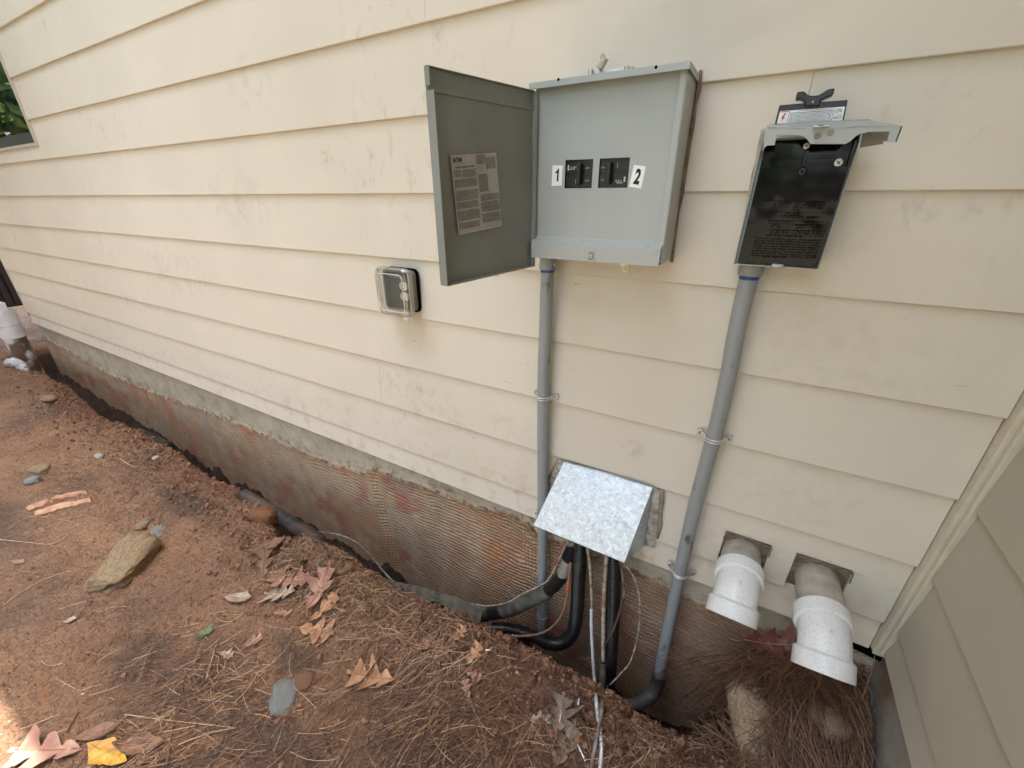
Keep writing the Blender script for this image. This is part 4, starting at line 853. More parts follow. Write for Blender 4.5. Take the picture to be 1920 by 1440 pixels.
# ================================================================== PVC VENTS
def vent(x, yh, xe, label, paint_end, tw):
    t = thing('pvc_vent_pipe', (x, -.03, -.845), label, 'vent pipe', 'white plastic vent elbows low on the wall')
    zc = -.843; a1 = Vector((tw, -1, -.04)).normalized(); a2 = Vector((tw * 1.2, -1, -.92)).normalized()
    p0 = Vector((x, .06, zc + .004)); ph = Vector((x, 0, zc)) + a1 * abs(yh)
    mb = MB(); mb.rings([(.0445, 0), (.0445, .06 + abs(yh))], p0, a1, 40); obj('pipe', mb, m_pvcd, t)
    # elbow: hub, swept body, hub
    mb = MB()
    mb.rings([(.0450, .0), (.0530, .0), (.0538, .001), (.0535, .030), (.0528, .033), (.0500, .0345), (.0465, .0350)], ph, a1, 48)
    e = obj('elbow_hub', mb, m_pvc, t)
    b0 = ph + a1 * .030; k = 14; pts = []; ang = a1.angle(a2); sw = .062; cur = b0.copy()
    for i in range(k + 1):
        d = a1.slerp(a2, i / k).normalized(); pts.append(cur.copy()); cur = cur + d * (sw / k)
    mb = MB(); mb.tube(pts, .0468, 48, cap=False)
    obj('elbow_body', mb, m_pvc, t)
    b1 = pts[-1] - a2 * .003; mb = MB()
    mb.rings([(.0465, -.001), (.0500, .001), (.0535, .005), (.0540, .0375), (.0535, .0385), (.0455, .0385), (.045, .036), (.0448, .005)], b1, a2, 48)
    obj('outlet_hub', mb, m_pvc, t)
    mid = pts[k // 2]; q_ = MB(); q_.rings([(.003, 0), (.003, .0022), (.002, .003), (.0001, .003)], mid + Vector((.0465, .003, -.004)), (1, 0, -.05), 12); obj('mould_nub', q_, m_pvc, t)
    top = (a1 + a2).normalized().cross(Vector((1, 0, 0))).normalized(); top = -top if top.z < 0 else top
    if False: pass
    q_ = MB(); q_.tube([mid + top * .0478 + Vector((.003 * math.cos(t_), 0, 0)) + (a1 + a2).normalized() * .003 * math.sin(t_) for t_ in np.linspace(.6, 5.7, 12)], .0005, 6); obj('mould_mark', q_, m_pvcd, t)
    return t
vent(.137, -.050, .13, 'white plastic vent elbow nearer the leaning conduit', True, -.02)
vent(.294, -.090, .31, 'white plastic vent elbow nearer the side wall, reaching farther out', True, .06)
mb = MB()   # ragged foam packed round both pipes
for i, (hx0, hx1, hz0, hz1) in enumerate((h1, h2)):
    t = MB(); nx = 18; P = [[Vector((hx0 - .004 + (hx1 - hx0 + .008) * a / nx, .012 + .010 * float(fbm(a * .9 + i * 5, b * .9, 3, 3)), hz0 - .004 + (hz1 - hz0 + .008) * b / nx)) for b in range(nx + 1)] for a in range(nx + 1)]
    t.grid(P); o = obj('hole_filler', t, m_foam, house, smooth=True)
    t = MB(); t.tube([Vector((hx0 - .001, -.002, hz1 - .02 + .001)), Vector((hx0 + .002, -.001, hz1 + .001)), Vector(((hx0 + hx1) / 2, -.001, hz1 + .002)), Vector((hx1, -.0015, hz1 - .001)), Vector((hx1 + .001, -.002, hz1 - .03))], [.0012, .002, .0015, .0022, .001], 6, wob=.4); obj('torn_edge', t, m_foam, house)
# ================================================================== PIPES AND CABLES AT THE HOOD
def corr(mb, pts, r, pitch=.0095, amp=.0035, n=20):
    """corrugated hose along a polyline"""
    P = spline(pts, 14); L_ = [0]
    for i in range(1, len(P)): L_.append(L_[-1] + (P[i] - P[i - 1]).length)
    m = int(L_[-1] / pitch * 4); Q = []; rr_ = []
    j = 0
    for i in range(m):
        s_ = L_[-1] * i / (m - 1)
        while j < len(P) - 2 and L_[j + 1] < s_: j += 1
        t = (s_ - L_[j]) / max(1e-9, L_[j + 1] - L_[j]); Q.append(P[j].lerp(P[j + 1], min(1, t))); rr_.append(r - amp * (1 if i % 4 < 2 else 0))
    mb.tube(Q, rr_, n, wob=.015)
def pth(lst): return [atg(u, v, .010) if y == 'g' else at(u, v, y) for u, v, y in lst]
def cable(name, lst, r, mat, label, cat, n=10, group=None, wob=.02):
    mb = MB(); mb.tube(spline(pth(lst), 8), r, n, wob=wob); o = obj(name, mb, mat); tag(o, label, cat, group); return o
t = thing('corrugated_conduit', at(1080, 1150, -.10), 'black corrugated conduit bending left along the trench under the hood', 'conduit', 'black corrugated conduits under the hood')
mb = MB(); corr(mb, pth([(1090, 1010, -.045), (1087, 1050, -.055), (1084, 1100, -.062), (1081, 1150, -.066), (1074, 1185, -.074), (1055, 1205, -.085), (1028, 1205, -.09), (995, 1192, -.095), (955, 1180, -.10), (925, 1178, -.11)]), .0225); obj('hose', mb, m_rub, t)
mb = MB(); corr(mb, pth([(1150, 1020, -.050), (1151, 1080, -.060), (1149, 1150, -.072), (1146, 1210, -.085), (1143, 1262, -.098), (1138, 1310, -.11)]), .0215)
t = thing('corrugated_conduit', at(1145, 1200, -.085), 'black corrugated conduit hanging straight down at the right under the hood', 'conduit', 'black corrugated conduits under the hood'); obj('hose', mb, m_rub, t)
# insulated line set
t = thing('insulated_pipe', at(960, 1130, -.10), 'foam wrapped refrigerant pipe with black tape curving from the hood into the dirt', 'pipe')
ls = pth([(1076, 1000, -.040), (1068, 1035, -.048), (1060, 1065, -.055), (1048, 1088, -.062), (1022, 1110, -.070), (985, 1127, -.078), (950, 1142, -.088), (905, 1153, -.10), (868, 1149, -.115), (830, 1132, -.13), (790, 1122, -.15)])
sp_ = spline(ls, 10)
def seg(a, b, r0, r1, nm, mat, wob=.03):
    q_ = sp_[int(a * (len(sp_) - 1)):int(b * (len(sp_) - 1)) + 1]; k = len(q_); mb = MB()
    mb.tube(q_, [(r0 + (r1 - r0) * i / (k - 1)) * (1 - .10 * (abs(2 * i / (k - 1) - 1)) ** 6) for i in range(k)], 20, wob=wob); obj(nm, mb, mat, t)
seg(.0, .24, .0185, .020, 'foam_sleeve', m_tapeg); seg(.05, .15, .0200, .0205, 'tape_wrap', m_tape); seg(.24, .40, .0200, .0215, 'tape_wrap', m_tape); seg(.13, .26, .0192, .0200, 'silver_tape', m_tapeg)
seg(.38, .62, .0265, .0300, 'foam_sleeve', m_foamg); seg(.60, .67, .0265, .0255, 'tape_wrap', m_tape, .06); seg(.66, 1.0, .0250, .022, 'foam_sleeve', m_foamg)
# cables
cable('cable', [(1101, 1025, -.075), (1106, 1060, -.080), (1109, 1110, -.085), (1110, 1150, -.090)], .0048, m_cable, 'cream cable hanging from the hood beside the left corrugated conduit', 'cable', group='cables hanging from the hood')
cable('vinyl_tube', [(1109, 1142, -.095), (1109, 1180, -.12), (1112, 1240, -.16), (1115, 1280, -.19), (1117, 1310, 'g'), (1119, 1340, 'g'), (1124, 1372, 'g'), (1127, 1405, 'g'), (1124, 1450, 'g')], .0052, m_tube, 'clear shiny vinyl tube running from the hood over the dirt bank', 'tube', 12)
t = thing('cable', at(1130, 1100, -.1), 'cream cable under the hood ending in a grey taped splice', 'cable', 'cables hanging from the hood')
mb = MB(); mb.tube(spline(pth([(1138, 1035, -.080), (1135, 1075, -.088), (1132, 1130, -.105), (1131, 1190, -.13), (1131, 1240, -.155)]), 8), .0056, 10, wob=.03); obj('jacket', mb, m_cable, t)
mb = MB(); mb.tube(spline(pth([(1130, 1245, -.160), (1130, 1275, -.18), (1128, 1305, -.205)]), 8), .0085, 12, wob=.08); obj('splice', mb, m_foamg, t)
mb = MB(); mb.tube(spline(pth([(1128, 1298, -.205), (1129, 1325, 'g'), (1124, 1355, 'g'), (1118, 1390, 'g'), (1106, 1450, 'g')]), 8), .0050, 10, wob=.04); obj('tail', mb, m_cableg, t)
cable('wire', [(1139, 1285, -.18), (1137, 1310, -.21), (1129, 1332, 'g'), (1121, 1322, 'g')], .0018, m_cableg, 'thin grey loop of wire beside the splice on the bank edge', 'wire', 8)
cable('wire', [(1168, 1056, -.075), (1184, 1075, -.075), (1197, 1108, -.08), (1200, 1150, -.085), (1194, 1200, -.10), (1182, 1240, -.12), (1163, 1264, -.145), (1144, 1284, -.17)], .0024, m_cable, 'thin cream wire bowing right of the corrugated conduits', 'wire', 8)
cable('cable', [(1163, 1052, -.085), (1168, 1085, -.088), (1170, 1120, -.092), (1163, 1150, -.095)], .0028, m_cableg, 'grey cable dangling at the right edge of the hood', 'cable', 8, 'cables hanging from the hood')
cable('cable', [(1168, 1122, -.096), (1161, 1150, -.098), (1152, 1176, -.10), (1140, 1200, -.105), (1118, 1228, -.11), (1092, 1238, -.12)], .0034, m_twig, 'dark dirty cable end slanting down in front of the right conduit', 'cable', 8)
cable('copper_tube', [(1070, 1055, -.075), (1066, 1090, -.080), (1063, 1120, -.085), (1052, 1155, -.095), (1030, 1180, -.105), (1000, 1191, -.115), (962, 1193, -.13)], .0042, m_copper, 'rusty red copper tube curving from the hood to the dirt', 'tube', 10, wob=.08)
cable('orange_sleeve', [(1066, 1090, -.082), (1065, 1098, -.083), (1064.5, 1106, -.084)], .0048, m_orange, 'short orange sleeve on the copper tube', 'sleeve', 10)
cable('wire', [(1066, 1012, -.075), (1050, 1045, -.085), (1030, 1085, -.095), (1012, 1098, -.10), (975, 1116, -.105), (950, 1130, -.11), (915, 1136, -.12), (880, 1132, -.14), (840, 1127, -.16), (800, 1112, -.18), (760, 1100, -.19)], .0024, m_cable, 'thin cream wire lying along the foam wrapped pipe', 'wire', 8)
cable('wire', [(1062, 1018, -.07), (1046, 1042, -.08), (1024, 1090, -.09), (985, 1108, -.095)], .0018, m_copper, 'thin reddish wire beside the top of the foam wrapped pipe', 'wire', 8)
cable('cable', [(588, 1000, -.22), (600, 998, -.21), (640, 1004, -.19), (672, 1020, -.18), (698, 1045, -.175), (716, 1068, -.18), (738, 1090, -.19), (770, 1108, -.20)], .0036, m_cableg, 'grey cable arching over the dirt edge against the stained foundation', 'cable', 8)
cable('wire', [(545, 980, -.20), (575, 1000, -.21), (610, 1022, -.22), (640, 1050, -.23)], .0022, m_twig, 'thin brown root crossing the black pipe by the trench', 'root', 8)
cable('drain_pipe', [(455, 928, -.26), (480, 942, -.25), (515, 962, -.245), (550, 985, -.245), (582, 1004, -.255), (600, 1020, -.28)], .030, M('scuffed_black_pipe', (.016, .016, .017), .55, var=.9, vscale=14, col2=(.10, .065, .045), bump=.5, bscale=40), 'scuffed black drain pipe surfacing in the trench left of the needle litter', 'pipe', 18)
cable('drain_pipe', [(262, 812, -.22), (290, 826, -.205), (318, 840, -.20)], .03, m_rub, 'black pipe glimpsed in a hole by the foundation', 'pipe', 16)
mb = MB(); q1 = pth([(690, 1068, -.20), (730, 1088, -.195), (790, 1100, -.18), (860, 1122, -.15), (905, 1140, -.13)]); q2 = pth([(730, 1112, -.245), (775, 1122, -.24), (820, 1128, -.225), (865, 1155, -.20), (900, 1170, -.18)])
mb.slab(q1 + q2[::-1], (0, 0, -.006)); o = obj('rubber_strip', mb, m_foamg); tag(o, 'flat grey rubber strip half buried along the trench left of the foam wrapped pipe', 'rubber strip')
# ================================================================== FAR LEFT: DRAIN PIPE, BAG, PANEL
t = thing('drain_riser', (-5.14, -.16, -1.3), 'white mud-streaked drain riser standing at the far corner of the wall', 'drain pipe')
m_mudp = M('muddy_white_pipe', (.62, .60, .55), .5, var=.6, vscale=9, col2=(.13, .08, .05), vlo=.42, vhi=.56, detail=9)
mb = MB(); mb.rings([(.068, -.18), (.067, .28)], (-5.14, -.16, -1.3), (0, 0, 1), 32); obj('pipe', mb, m_mudp, t)
mb = MB(); mb.rings([(.067, -.002), (.0745, 0), (.0745, .10), (.0785, .104), (.0785, .112), (.077, .113), (.0775, .225), (.074, .225), (.0735, .11)], (-5.14, -.16, -1.045), (0, 0, 1), 40); obj('collar', mb, M('white_collar', (.66, .67, .68), .4, var=.15, vscale=12), t)
t = thing('package', (-5.14, -.16, -.84), 'blue and white plastic package stuffed into the top of the drain riser', 'package')
mb = MB(); mb.slab([(-5.19, -.17, -.86), (-5.075, -.13, -.86), (-5.085, -.12, -.76), (-5.20, -.17, -.745)], (.02, -.05, .0)); obj('bag', mb, M('white_film', (.72, .74, .78), .3, bump=1, bscale=30), t, bevel=.006)
mb = MB(); mb.slab([(-5.168, -.2215, -.815), (-5.068, -.1865, -.80), (-5.071, -.1815, -.765), (-5.178, -.2225, -.755)], (.0, -.0015, .0)); obj('blue_print', mb, m_bluep, t)
t = thing('slatted_panel', (-6.25, .5, -1.3), 'dark slatted panel standing beyond the far corner of the house', 'panel')
mb = MB(); mb.box(-6.3, -6.22, -.12, 2.4, -.98, .5); obj('frame', mb, M('dark_brown_paint', (.03, .022, .018), .6), t, bevel=.01)
mb = MB()
for k in range(42): mb.box(-6.22, -6.20, -.10 + k * .06, -.06 + k * .06, -.96, .45)
o = obj('slats', mb, M('dark_slats', (.045, .035, .03), .5), t)
mb = MB()
for a, b, c_ in (((-5.3, -.34, -1.24), (-5.12, -.30, -1.17), (-5.0, -.26, -1.2)), ((-5.25, -.30, -1.20), (-5.05, -.26, -1.22), (-4.75, -.22, -1.25)), ((-5.2, -.36, -1.19), (-5.1, -.28, -1.24), (-4.9, -.30, -1.24))): mb.tube(spline([a, b, c_], 6), .008, 6, wob=.2)
pc = MB(); pc.tube(spline([(-5.14, -.27, -1.27), (-5.02, -.25, -1.22), (-4.92, -.24, -1.235), (-4.83, -.23, -1.26)], 5), [.01, .03, .036, .04, .042, .04, .035, .04, .036, .03, .034, .03, .024, .02, .018, .012], 9, wob=.3); o = obj('crumpled_plastic', pc, M('crumpled_white_plastic', (.55, .56, .58), .35, var=.7, vscale=25, col2=(.2, .15, .12))); tag(o, 'crumpled white plastic sheet at the foot of the drain riser', 'plastic sheet')
# ================================================================== THINGS ON THE GROUND
def stone(name, px, size, rot, mat, label, cat='stone', sub=4, seed=0, sharp=.35, sink=.3, group=None, pos=None):
    P = pos or atg(*px); bm = bmesh.new(); bmesh.ops.create_icosphere(bm, subdivisions=sub, radius=1)
    for v in bm.verts:
        c = v.co.copy(); m_ = max(abs(c.x), abs(c.y), abs(c.z)); c = c.lerp(c / m_, sharp)
        nz = float(fbm(c.x * 1.3 + seed, c.y * 1.3 + c.z * 1.7, seed, 5, .6)); n2 = float(fbm(c.z * 2.1 + seed * 3, c.x * 1.9 - c.y, seed + 2, 4, .6))
        v.co = c * (1 + .42 * nz + .25 * n2)
    me = bpy.data.meshes.new(name); bm.to_mesh(me); bm.free(); me.materials.append(mat)
    me.polygons.foreach_set('use_smooth', [True] * len(me.polygons))
    o = bpy.data.objects.new(name, me); COL.objects.link(o); o.scale = size; o.rotation_euler = rot; o.location = P + Vector((0, 0, size[2] * (1 - 2 * sink) * .8)); tag(o, label, cat, group); return o
stone('rock', (243, 1063), (.060, .112, .046), (.10, .1, R_(35)), m_rock, 'large slab of lichened rock lying on the bare clay', 'rock', 5, 3, .62, .22)
stone('stone', (296, 997), (.030, .042, .010), (0, .15, R_(50)), m_slate, 'flat grey stone touching the top end of the large rock', seed=5, sharp=.6)
stone('stone', (268, 985), (.022, .030, .012), (0, 0, R_(20)), m_rock, 'small tan stone wedged beside the flat grey stone', seed=6)
stone('slate_piece', (533, 1308), (.034, .050, .011), (.1, .1, R_(52)), m_slate, 'angular blue grey slate piece lying in the foreground mud', 'slate', 4, 11, .25, .32)
stone('slate_piece', (566, 1280), (.030, .026, .008), (0, 0, R_(35)), M('rusty_stone', (.24, .12, .07), .8, var=.4, vscale=40, bump=1, bscale=60), 'rust brown chip against the angular slate piece', 'stone', 4, 12, .7, .3)
stone('stone', (75, 884), (.045, .035, .022), (0, 0, .5), m_rock, 'tan stone sunk in the clay above the splintered wood', seed=8)
stone('stone', (61, 903), (.03, .022, .016), (0, 0, 1.2), m_slate, 'dark stone just below the tan stone', seed=9)
stone('stone', (187, 858), (.025, .018, .012), (0, 0, .2), M('pale_stone', (.42, .38, .31), .7, var=.4, vscale=40), 'pale pebble on the clay, farther one', seed=10)
stone('stone', (292, 858), (.018, .014, .010), (0, 0, 2.2), bpy.data.materials['pale_stone'], 'round pale pebble right of the other pebble near the trench', seed=13)
stone('stone', (92, 748), (.05, .03, .014), (0, 0, .3), m_rock, 'flat stone far off near the drain riser', seed=14)
stone('clod', (497, 975), (.055, .040, .045), (0, 0, .4), M('orange_clay_clod', (.24, .105, .05), .9, var=.4, vscale=30, bump=1, bscale=60), 'crumbly orange clay clod at the edge of the black drain pipe', 'clod', 4, 15, .4, .25)
stone('clod', (352, 842), (.06, .05, .05), (0, 0, .9), M('dark_clay_clod', (.11, .055, .035), .9, var=.4, vscale=30, bump=1, bscale=60), 'dark clay clod piled against the foundation, left one', 'clod', 4, 16, .3, .3)
stone('clod', (402, 862), (.06, .05, .055), (0, 0, 1.9), bpy.data.materials['dark_clay_clod'], 'dark clay clod piled against the foundation, right one', 'clod', 4, 17, .3, .3)
m_logr = M('pale_weathered_rock', (.46, .34, .22), .85, var=.6, vscale=22, col2=(.24, .15, .09), bump=1, bscale=60)
stone('rock', None, (.046, .042, .115), (2.05, .05, .45), m_logr, 'tall tan rock leaning upright at the left end of the pine straw', 'rock', 5, 21, .3, .5, pos=at(1404, 1336, -.150))
stone('rock', (1560, 1362), (.034, .028, .024), (0, .2, .5), m_logr, 'rounded tan stone in the straw below the right vent elbow, the paler of two', 'rock', 4, 22, .4, .25)
stone('rock', (1535, 1335), (.040, .026, .020), (.3, 0, 1.5), M('orange_brown_stone', (.30, .17, .09), .85, var=.5, vscale=30, bump=1, bscale=70), 'orange brown stone touching the paler rounded stone in the straw', 'rock', 4, 23, .3, .25)
# splintered wood
for px0, px1, r_, lab, sd_ in (((52, 957), (100, 940), .020, 'short orange brown wood splinter left of the longer one', 51), ((68, 964), (172, 938), .022, 'long frayed wood splinter on the clay at the left', 52), ((100, 938), (165, 926), .014, 'thin reddish wood sliver behind the long splinter', 53)):
    A, B = atg(*px0), atg(*px1); d = B - A; mb = MB(); k, m = 26, 7; rw = []
    for i in range(k + 1):
        t = i / k; c_ = A.lerp(B, t); c_.z = gh(c_.x, c_.y) + .004; sd = Vector((-d.y, d.x, 0)).normalized(); wd = r_ * (.55 + .45 * math.sin(math.pi * min(1, t * 1.1) ** .7)) * (1 + .3 * float(fbm(t * 7, sd_, 2, 3)))
        rw.append([c_ + sd * wd * (j / m * 2 - 1) * (1 + .25 * float(fbm(t * 9 + j, sd_ * 3, 3, 2))) + Vector((0, 0, .013 * (1 - (j / m * 2 - 1) ** 2) + .006 * float(fbm(t * 5, j * .9 + sd_, 1, 3)))) for j in range(m + 1)])
    mb.grid(rw); mb.slab([rw[0][0] - Vector((0, 0, .01)), rw[-1][0] - Vector((0, 0, .01)), rw[-1][-1] - Vector((0, 0, .01)), rw[0][-1] - Vector((0, 0, .01))], (0, 0, .009))
    tag(obj('wood_splinter', mb, m_wood), lab, 'wood splinter', 'splintered wood')
# oak leaves
LC = {'tan': M('leaf_tan', (.50, .28, .15), .6, var=.35, vscale=30, col2=(.34, .17, .09), spec=.3, bump=.3, bscale=90), 'pink': M('leaf_pinkish', (.43, .25, .18), .6, var=.4, vscale=30, col2=(.28, .14, .10), spec=.3, bump=.3, bscale=90),
      'pale': M('leaf_pale', (.46, .36, .27), .7, var=.4, vscale=30, spec=.3), 'grey': M('leaf_grey_brown', (.27, .20, .15), .8, var=.5, vscale=30), 'yellow': M('leaf_yellow', (.62, .36, .04), .5, var=.5, vscale=35, col2=(.42, .20, .03)),
      'green': M('leaf_green', (.10, .17, .075), .5, var=.3, vscale=40), 'red': M('leaf_dark_red', (.13, .035, .025), .5, var=.4, vscale=40), 'brown': M('leaf_brown', (.24, .13, .08), .7, var=.4, vscale=30)}
m_vein = M('leaf_vein', (.30, .16, .09), .7)
def leaf(px, L_, ang, kind, label, seed=0, curl=.25, lobes=3, wide=.36, lift=.006, pos=None, tilt=None):
    P = pos or atg(*px, lift); rng_ = random.Random(seed); N = 61; half = []
    for i in range(N):
        t = i / (N - 1); env = wide * math.sin(math.pi * min(1, t * .96 + .02)) ** .8 * (.6 + .6 * t if t < .7 else 1.02 - (t - .7) * 1.3)
        if lobes: ph = (t * (lobes + .35) + .05) % 1; env *= .22 + .78 * (1 - abs(2 * ph - 1.15) ** 1.3 if abs(2 * ph - 1.15) < 1 else 0) * (1 + .35 * rng_.uniform(-1, 1) * 0)
        env *= 1 + .5 * float(fbm(t * 11, seed * 1.7, 3, 3)); half.append(max(.012, env))
    amp = [1 + .3 * rng_.uniform(-1, 1) for _ in range(12)]
    K = 5; rows = []
    for i in range(N):
        t = i / (N - 1); row = []
        for j in range(-K, K + 1):
            s_ = j / K; sd_ = 0 if j < 0 else 1; q_ = amp[(int(t * lobes) * 2 + sd_) % 12] if lobes else 1
            wv = half[i] * q_; x = t - .5 + abs(s_) * wv * .45 * (1 if lobes else .1); y = s_ * wv
            z = curl * (y * y * 2.2 + .45 * (t - .5) ** 2 * 1.4) + .11 * float(fbm(x * 4 + seed, y * 4, seed, 4, .6)) + (.012 if j == 0 else 0)
            row.append(Vector((x, y, z)) * L_)
        rows.append(row)
    mb = MB(); mb.smooth = True; mb.grid(rows); mb.grid([[q - Vector((0, 0, .0006)) for q in r] for r in rows][::-1]); mb.smooth = False
    o = obj('oak_leaf' if lobes else 'leaf', mb, LC[kind]); n = tilt or gn(P.x, P.y); q = Vector((0, 0, 1)).rotation_difference(n)
    o.rotation_euler = (q.to_matrix() @ Euler((rng_.uniform(-.15, .15), rng_.uniform(-.15, .15), R_(ang))).to_matrix()).to_euler(); o.location = P
    st = MB(); st.tube([(-.5 * L_ - a * L_ * .22, .02 * L_ * a, .012 * L_ + .02 * L_ * a) for a in (0, .5, 1)] + [], .0011, 6); st.tube([(-.5 * L_ + L_ * a, 0, (curl * .63 * (a - .5) ** 2 + .022) * L_) for a in np.linspace(0, .92, 10)], .0009, 5); obj2 = obj('stem', st, m_vein)
    obj2.parent = o
    return tag(o, label, 'leaf', 'fallen leaves')
leaf((697, 1273), .15, 200, 'tan', 'curled tan oak leaf lying alone in the middle foreground, the brightest one', 1, .5)
leaf((523, 1080), .19, 150, 'pink', 'broad pinkish oak leaf at the left edge of the needle litter', 2, .3)
leaf((529, 1118), .145, 200, 'pale', 'pale leaf overlapping the broad pinkish leaf', 3, .4, lift=.016)
leaf((604, 1108), .17, 110, 'pink', 'pinkish oak leaf standing up in the needle litter', 4, .8, lift=.02)
leaf((612, 1142), .12, 80, 'tan', 'tan leaf just below the upright pinkish leaf', 5, .6, wide=.3, lift=.014)
leaf((529, 1153), .07, 20, 'pink', 'small pinkish leaf below the pale leaf', 6, .4)
leaf((594, 1186), .125, 20, 'tan', 'star shaped tan oak leaf below the needle litter', 7, .5)
leaf((806, 1202), .13, 95, 'pink', 'pinkish oak leaf among the needles near the bank edge', 8, .5)
leaf((861, 1190), .06, 70, 'tan', 'small tan leaf right of the pinkish one near the bank edge', 9, .5)
leaf((890, 1228), .075, 75, 'tan', 'tan leaf scrap on the loose orange soil beside the white stick', 10, .5)
leaf((889, 1268), .055, 10, 'pink', 'small pink leaf scrap under the reddish twig', 11, .6)
leaf((874, 1293), .055, 140, 'pink', 'small pinkish oak leaf below the leaf scrap', 12, .5)
leaf((1050, 1342), .10, 100, 'grey', 'grey brown crumpled leaf left of the clear tube', 13, .9, wide=.5)
leaf((1062, 1398), .11, 85, 'grey', 'lower grey brown crumpled leaf on the rusty soil', 14, .9)
leaf((92, 1412), .165, 215, 'pink', 'large pinkish oak leaf in the bottom left corner', 15, .35, lift=.012)
leaf((205, 1418), .12, 195, 'yellow', 'bright yellow leaf at the bottom edge', 16, .4, lobes=0, wide=.24, lift=.010)
leaf((264, 1400), .12, 215, 'brown', 'brown folded leaf right of the yellow leaf', 17, .9, lobes=0, wide=.22)
leaf((186, 1376), .10, 50, 'brown', 'dull brown leaf scrap above the yellow leaf', 18, .8, lobes=0, wide=.2)
leaf((447, 1124), .10, 25, 'pale', 'pale rounded leaf on bare clay left of the litter', 19, .5, lobes=0, wide=.3)
leaf((386, 1190), .055, 60, 'green', 'small green leaf on the bare clay', 20, .6, lobes=2)
leaf((133, 1165), .045, 35, 'pale', 'small pale leaf scrap on the clay left of the large rock', 21, .4, lobes=0, wide=.25)
leaf((35, 1056), .045, 30, 'grey', 'small grey leaf scrap near the left edge', 22, .4, lobes=0, wide=.3)
leaf((505, 1035), .14, 60, 'brown', 'long curled brown leaf above the broad pinkish leaf', 23, 1.2, lobes=0, wide=.2, lift=.02)
leaf((655, 1100), .09, 340, 'tan', 'tan leaf lodged at the right edge of the needle litter', 24, .8)
leaf((1160, 1390), .07, 30, 'pink', 'small pinkish leaf at the bottom right of the clear tube', 26, .5)
for q in (((496, 1062), .12, 130, 'brown', 'thin brown leaf at the upper left of the needle litter', 41, .7), ((556, 1096), .12, 30, 'pink', 'pinkish leaf wedged between the pale leaf and the upright one', 42, .6), ((640, 1078), .10, 75, 'brown', 'brown leaf scrap near the top of the needle litter', 43, .9), ((570, 1060), .11, 160, 'pale', 'pale curled leaf on top of the needle litter', 44, 1.0),
        ((655, 1190), .07, 20, 'brown', 'small brown leaf under the needle litter', 45, .6), ((478, 1205), .06, 75, 'pink', 'tiny pinkish leaf right of the green leaf', 46, .6), ((1012, 1350), .06, 40, 'pale', 'pale leaf scrap touching the grey crumpled leaf', 47, .4), ((425, 1230), .05, 20, 'pale', 'pale leaf scrap below the green leaf', 48, .7)):
    leaf(*q, lift=.014 if q[0][1] < 1100 else .005)
_pl = at(1447, 1208, -.16); leaf(None, .12, 20, 'red', 'dark red leaf on top of the pine straw between the vents', 25, .8, pos=_pl, tilt=Vector((0, -.5, 1)).normalized())
# white sticks
for i, (a, b, lab) in enumerate((((1054, 1322), (1048, 1357), 'white plastic stick on the grey leaf left of the clear tube'), ((1080, 1393), (1097, 1430), 'white plastic stick at the bottom edge beside the clear tube'), ((1086, 1312), (1083, 1325), 'tiny white stick above the others by the clear tube'), ((910, 1221), (922, 1222), 'short white stick on the orange soil'))):
    mb = MB(); A, B = atg(*a, .006), atg(*b, .008); mb.tube([A, A.lerp(B, .5), B], .0021, 8); tag(obj('plastic_stick', mb, m_plasticw), lab, 'stick', 'white plastic sticks')
# twigs
def twig(pxs, r, lab, mat=m_twig, lift=.004):
    P = spline([atg(u, v, lift) for u, v in pxs], 7); mb = MB(); k = len(P); mb.tube(P, [r * (1 - .6 * i / k) for i in range(k)], 6, wob=.15); tag(obj('twig', mb, mat), lab, 'twig', 'twigs on the ground')
twig([(604, 1341), (640, 1318), (680, 1286), (705, 1252), (722, 1225), (748, 1205)], .0034, 'dark curved twig crossing the bright tan oak leaf', lift=.022)
twig([(0, 1013), (50, 1018), (100, 1021), (135, 1000), (148, 985), (110, 975), (55, 970), (10, 998)], .0022, 'pale looping tendril at the left edge', m_stick)
twig([(8, 1136), (60, 1100), (110, 1078), (175, 1060)], .0020, 'thin straight twig left of the large rock', m_stick)
twig([(315, 1440), (322, 1390), (334, 1330), (350, 1270)], .0032, 'straight dark twig rising from the bottom edge', m_twig, .008)
twig([(236, 1343), (330, 1355), (446, 1368)], .0022, 'long pale needle stalk lying level in the left foreground', m_stick, .008)
twig([(336, 1400), (395, 1378), (446, 1368)], .0020, 'pale stalk joining the level needle stalk from below', m_stick, .009)
twig([(127, 1375), (150, 1333)], .0024, 'short dark twig above the pinkish corner leaf', m_twig, .006)
twig([(228, 866), (262, 880), (290, 832)], .0028, 'thin root hanging over the trench far left', m_stick, .02)
twig([(388, 1275), (408, 1205)], .0020, 'pale upright straw above the dark soil patch', m_stick, .006)
twig([(905, 1258), (880, 1262), (862, 1262)], .0026, 'short reddish twig on the orange soil', M('reddish_twig', (.22, .05, .05), .6), .010)
twig([(1262, 1316), (1240, 1350), (1222, 1400), (1206, 1432)], .0030, 'pale dry grass stalk leaning at the bank right of the tube', m_stick, .02)
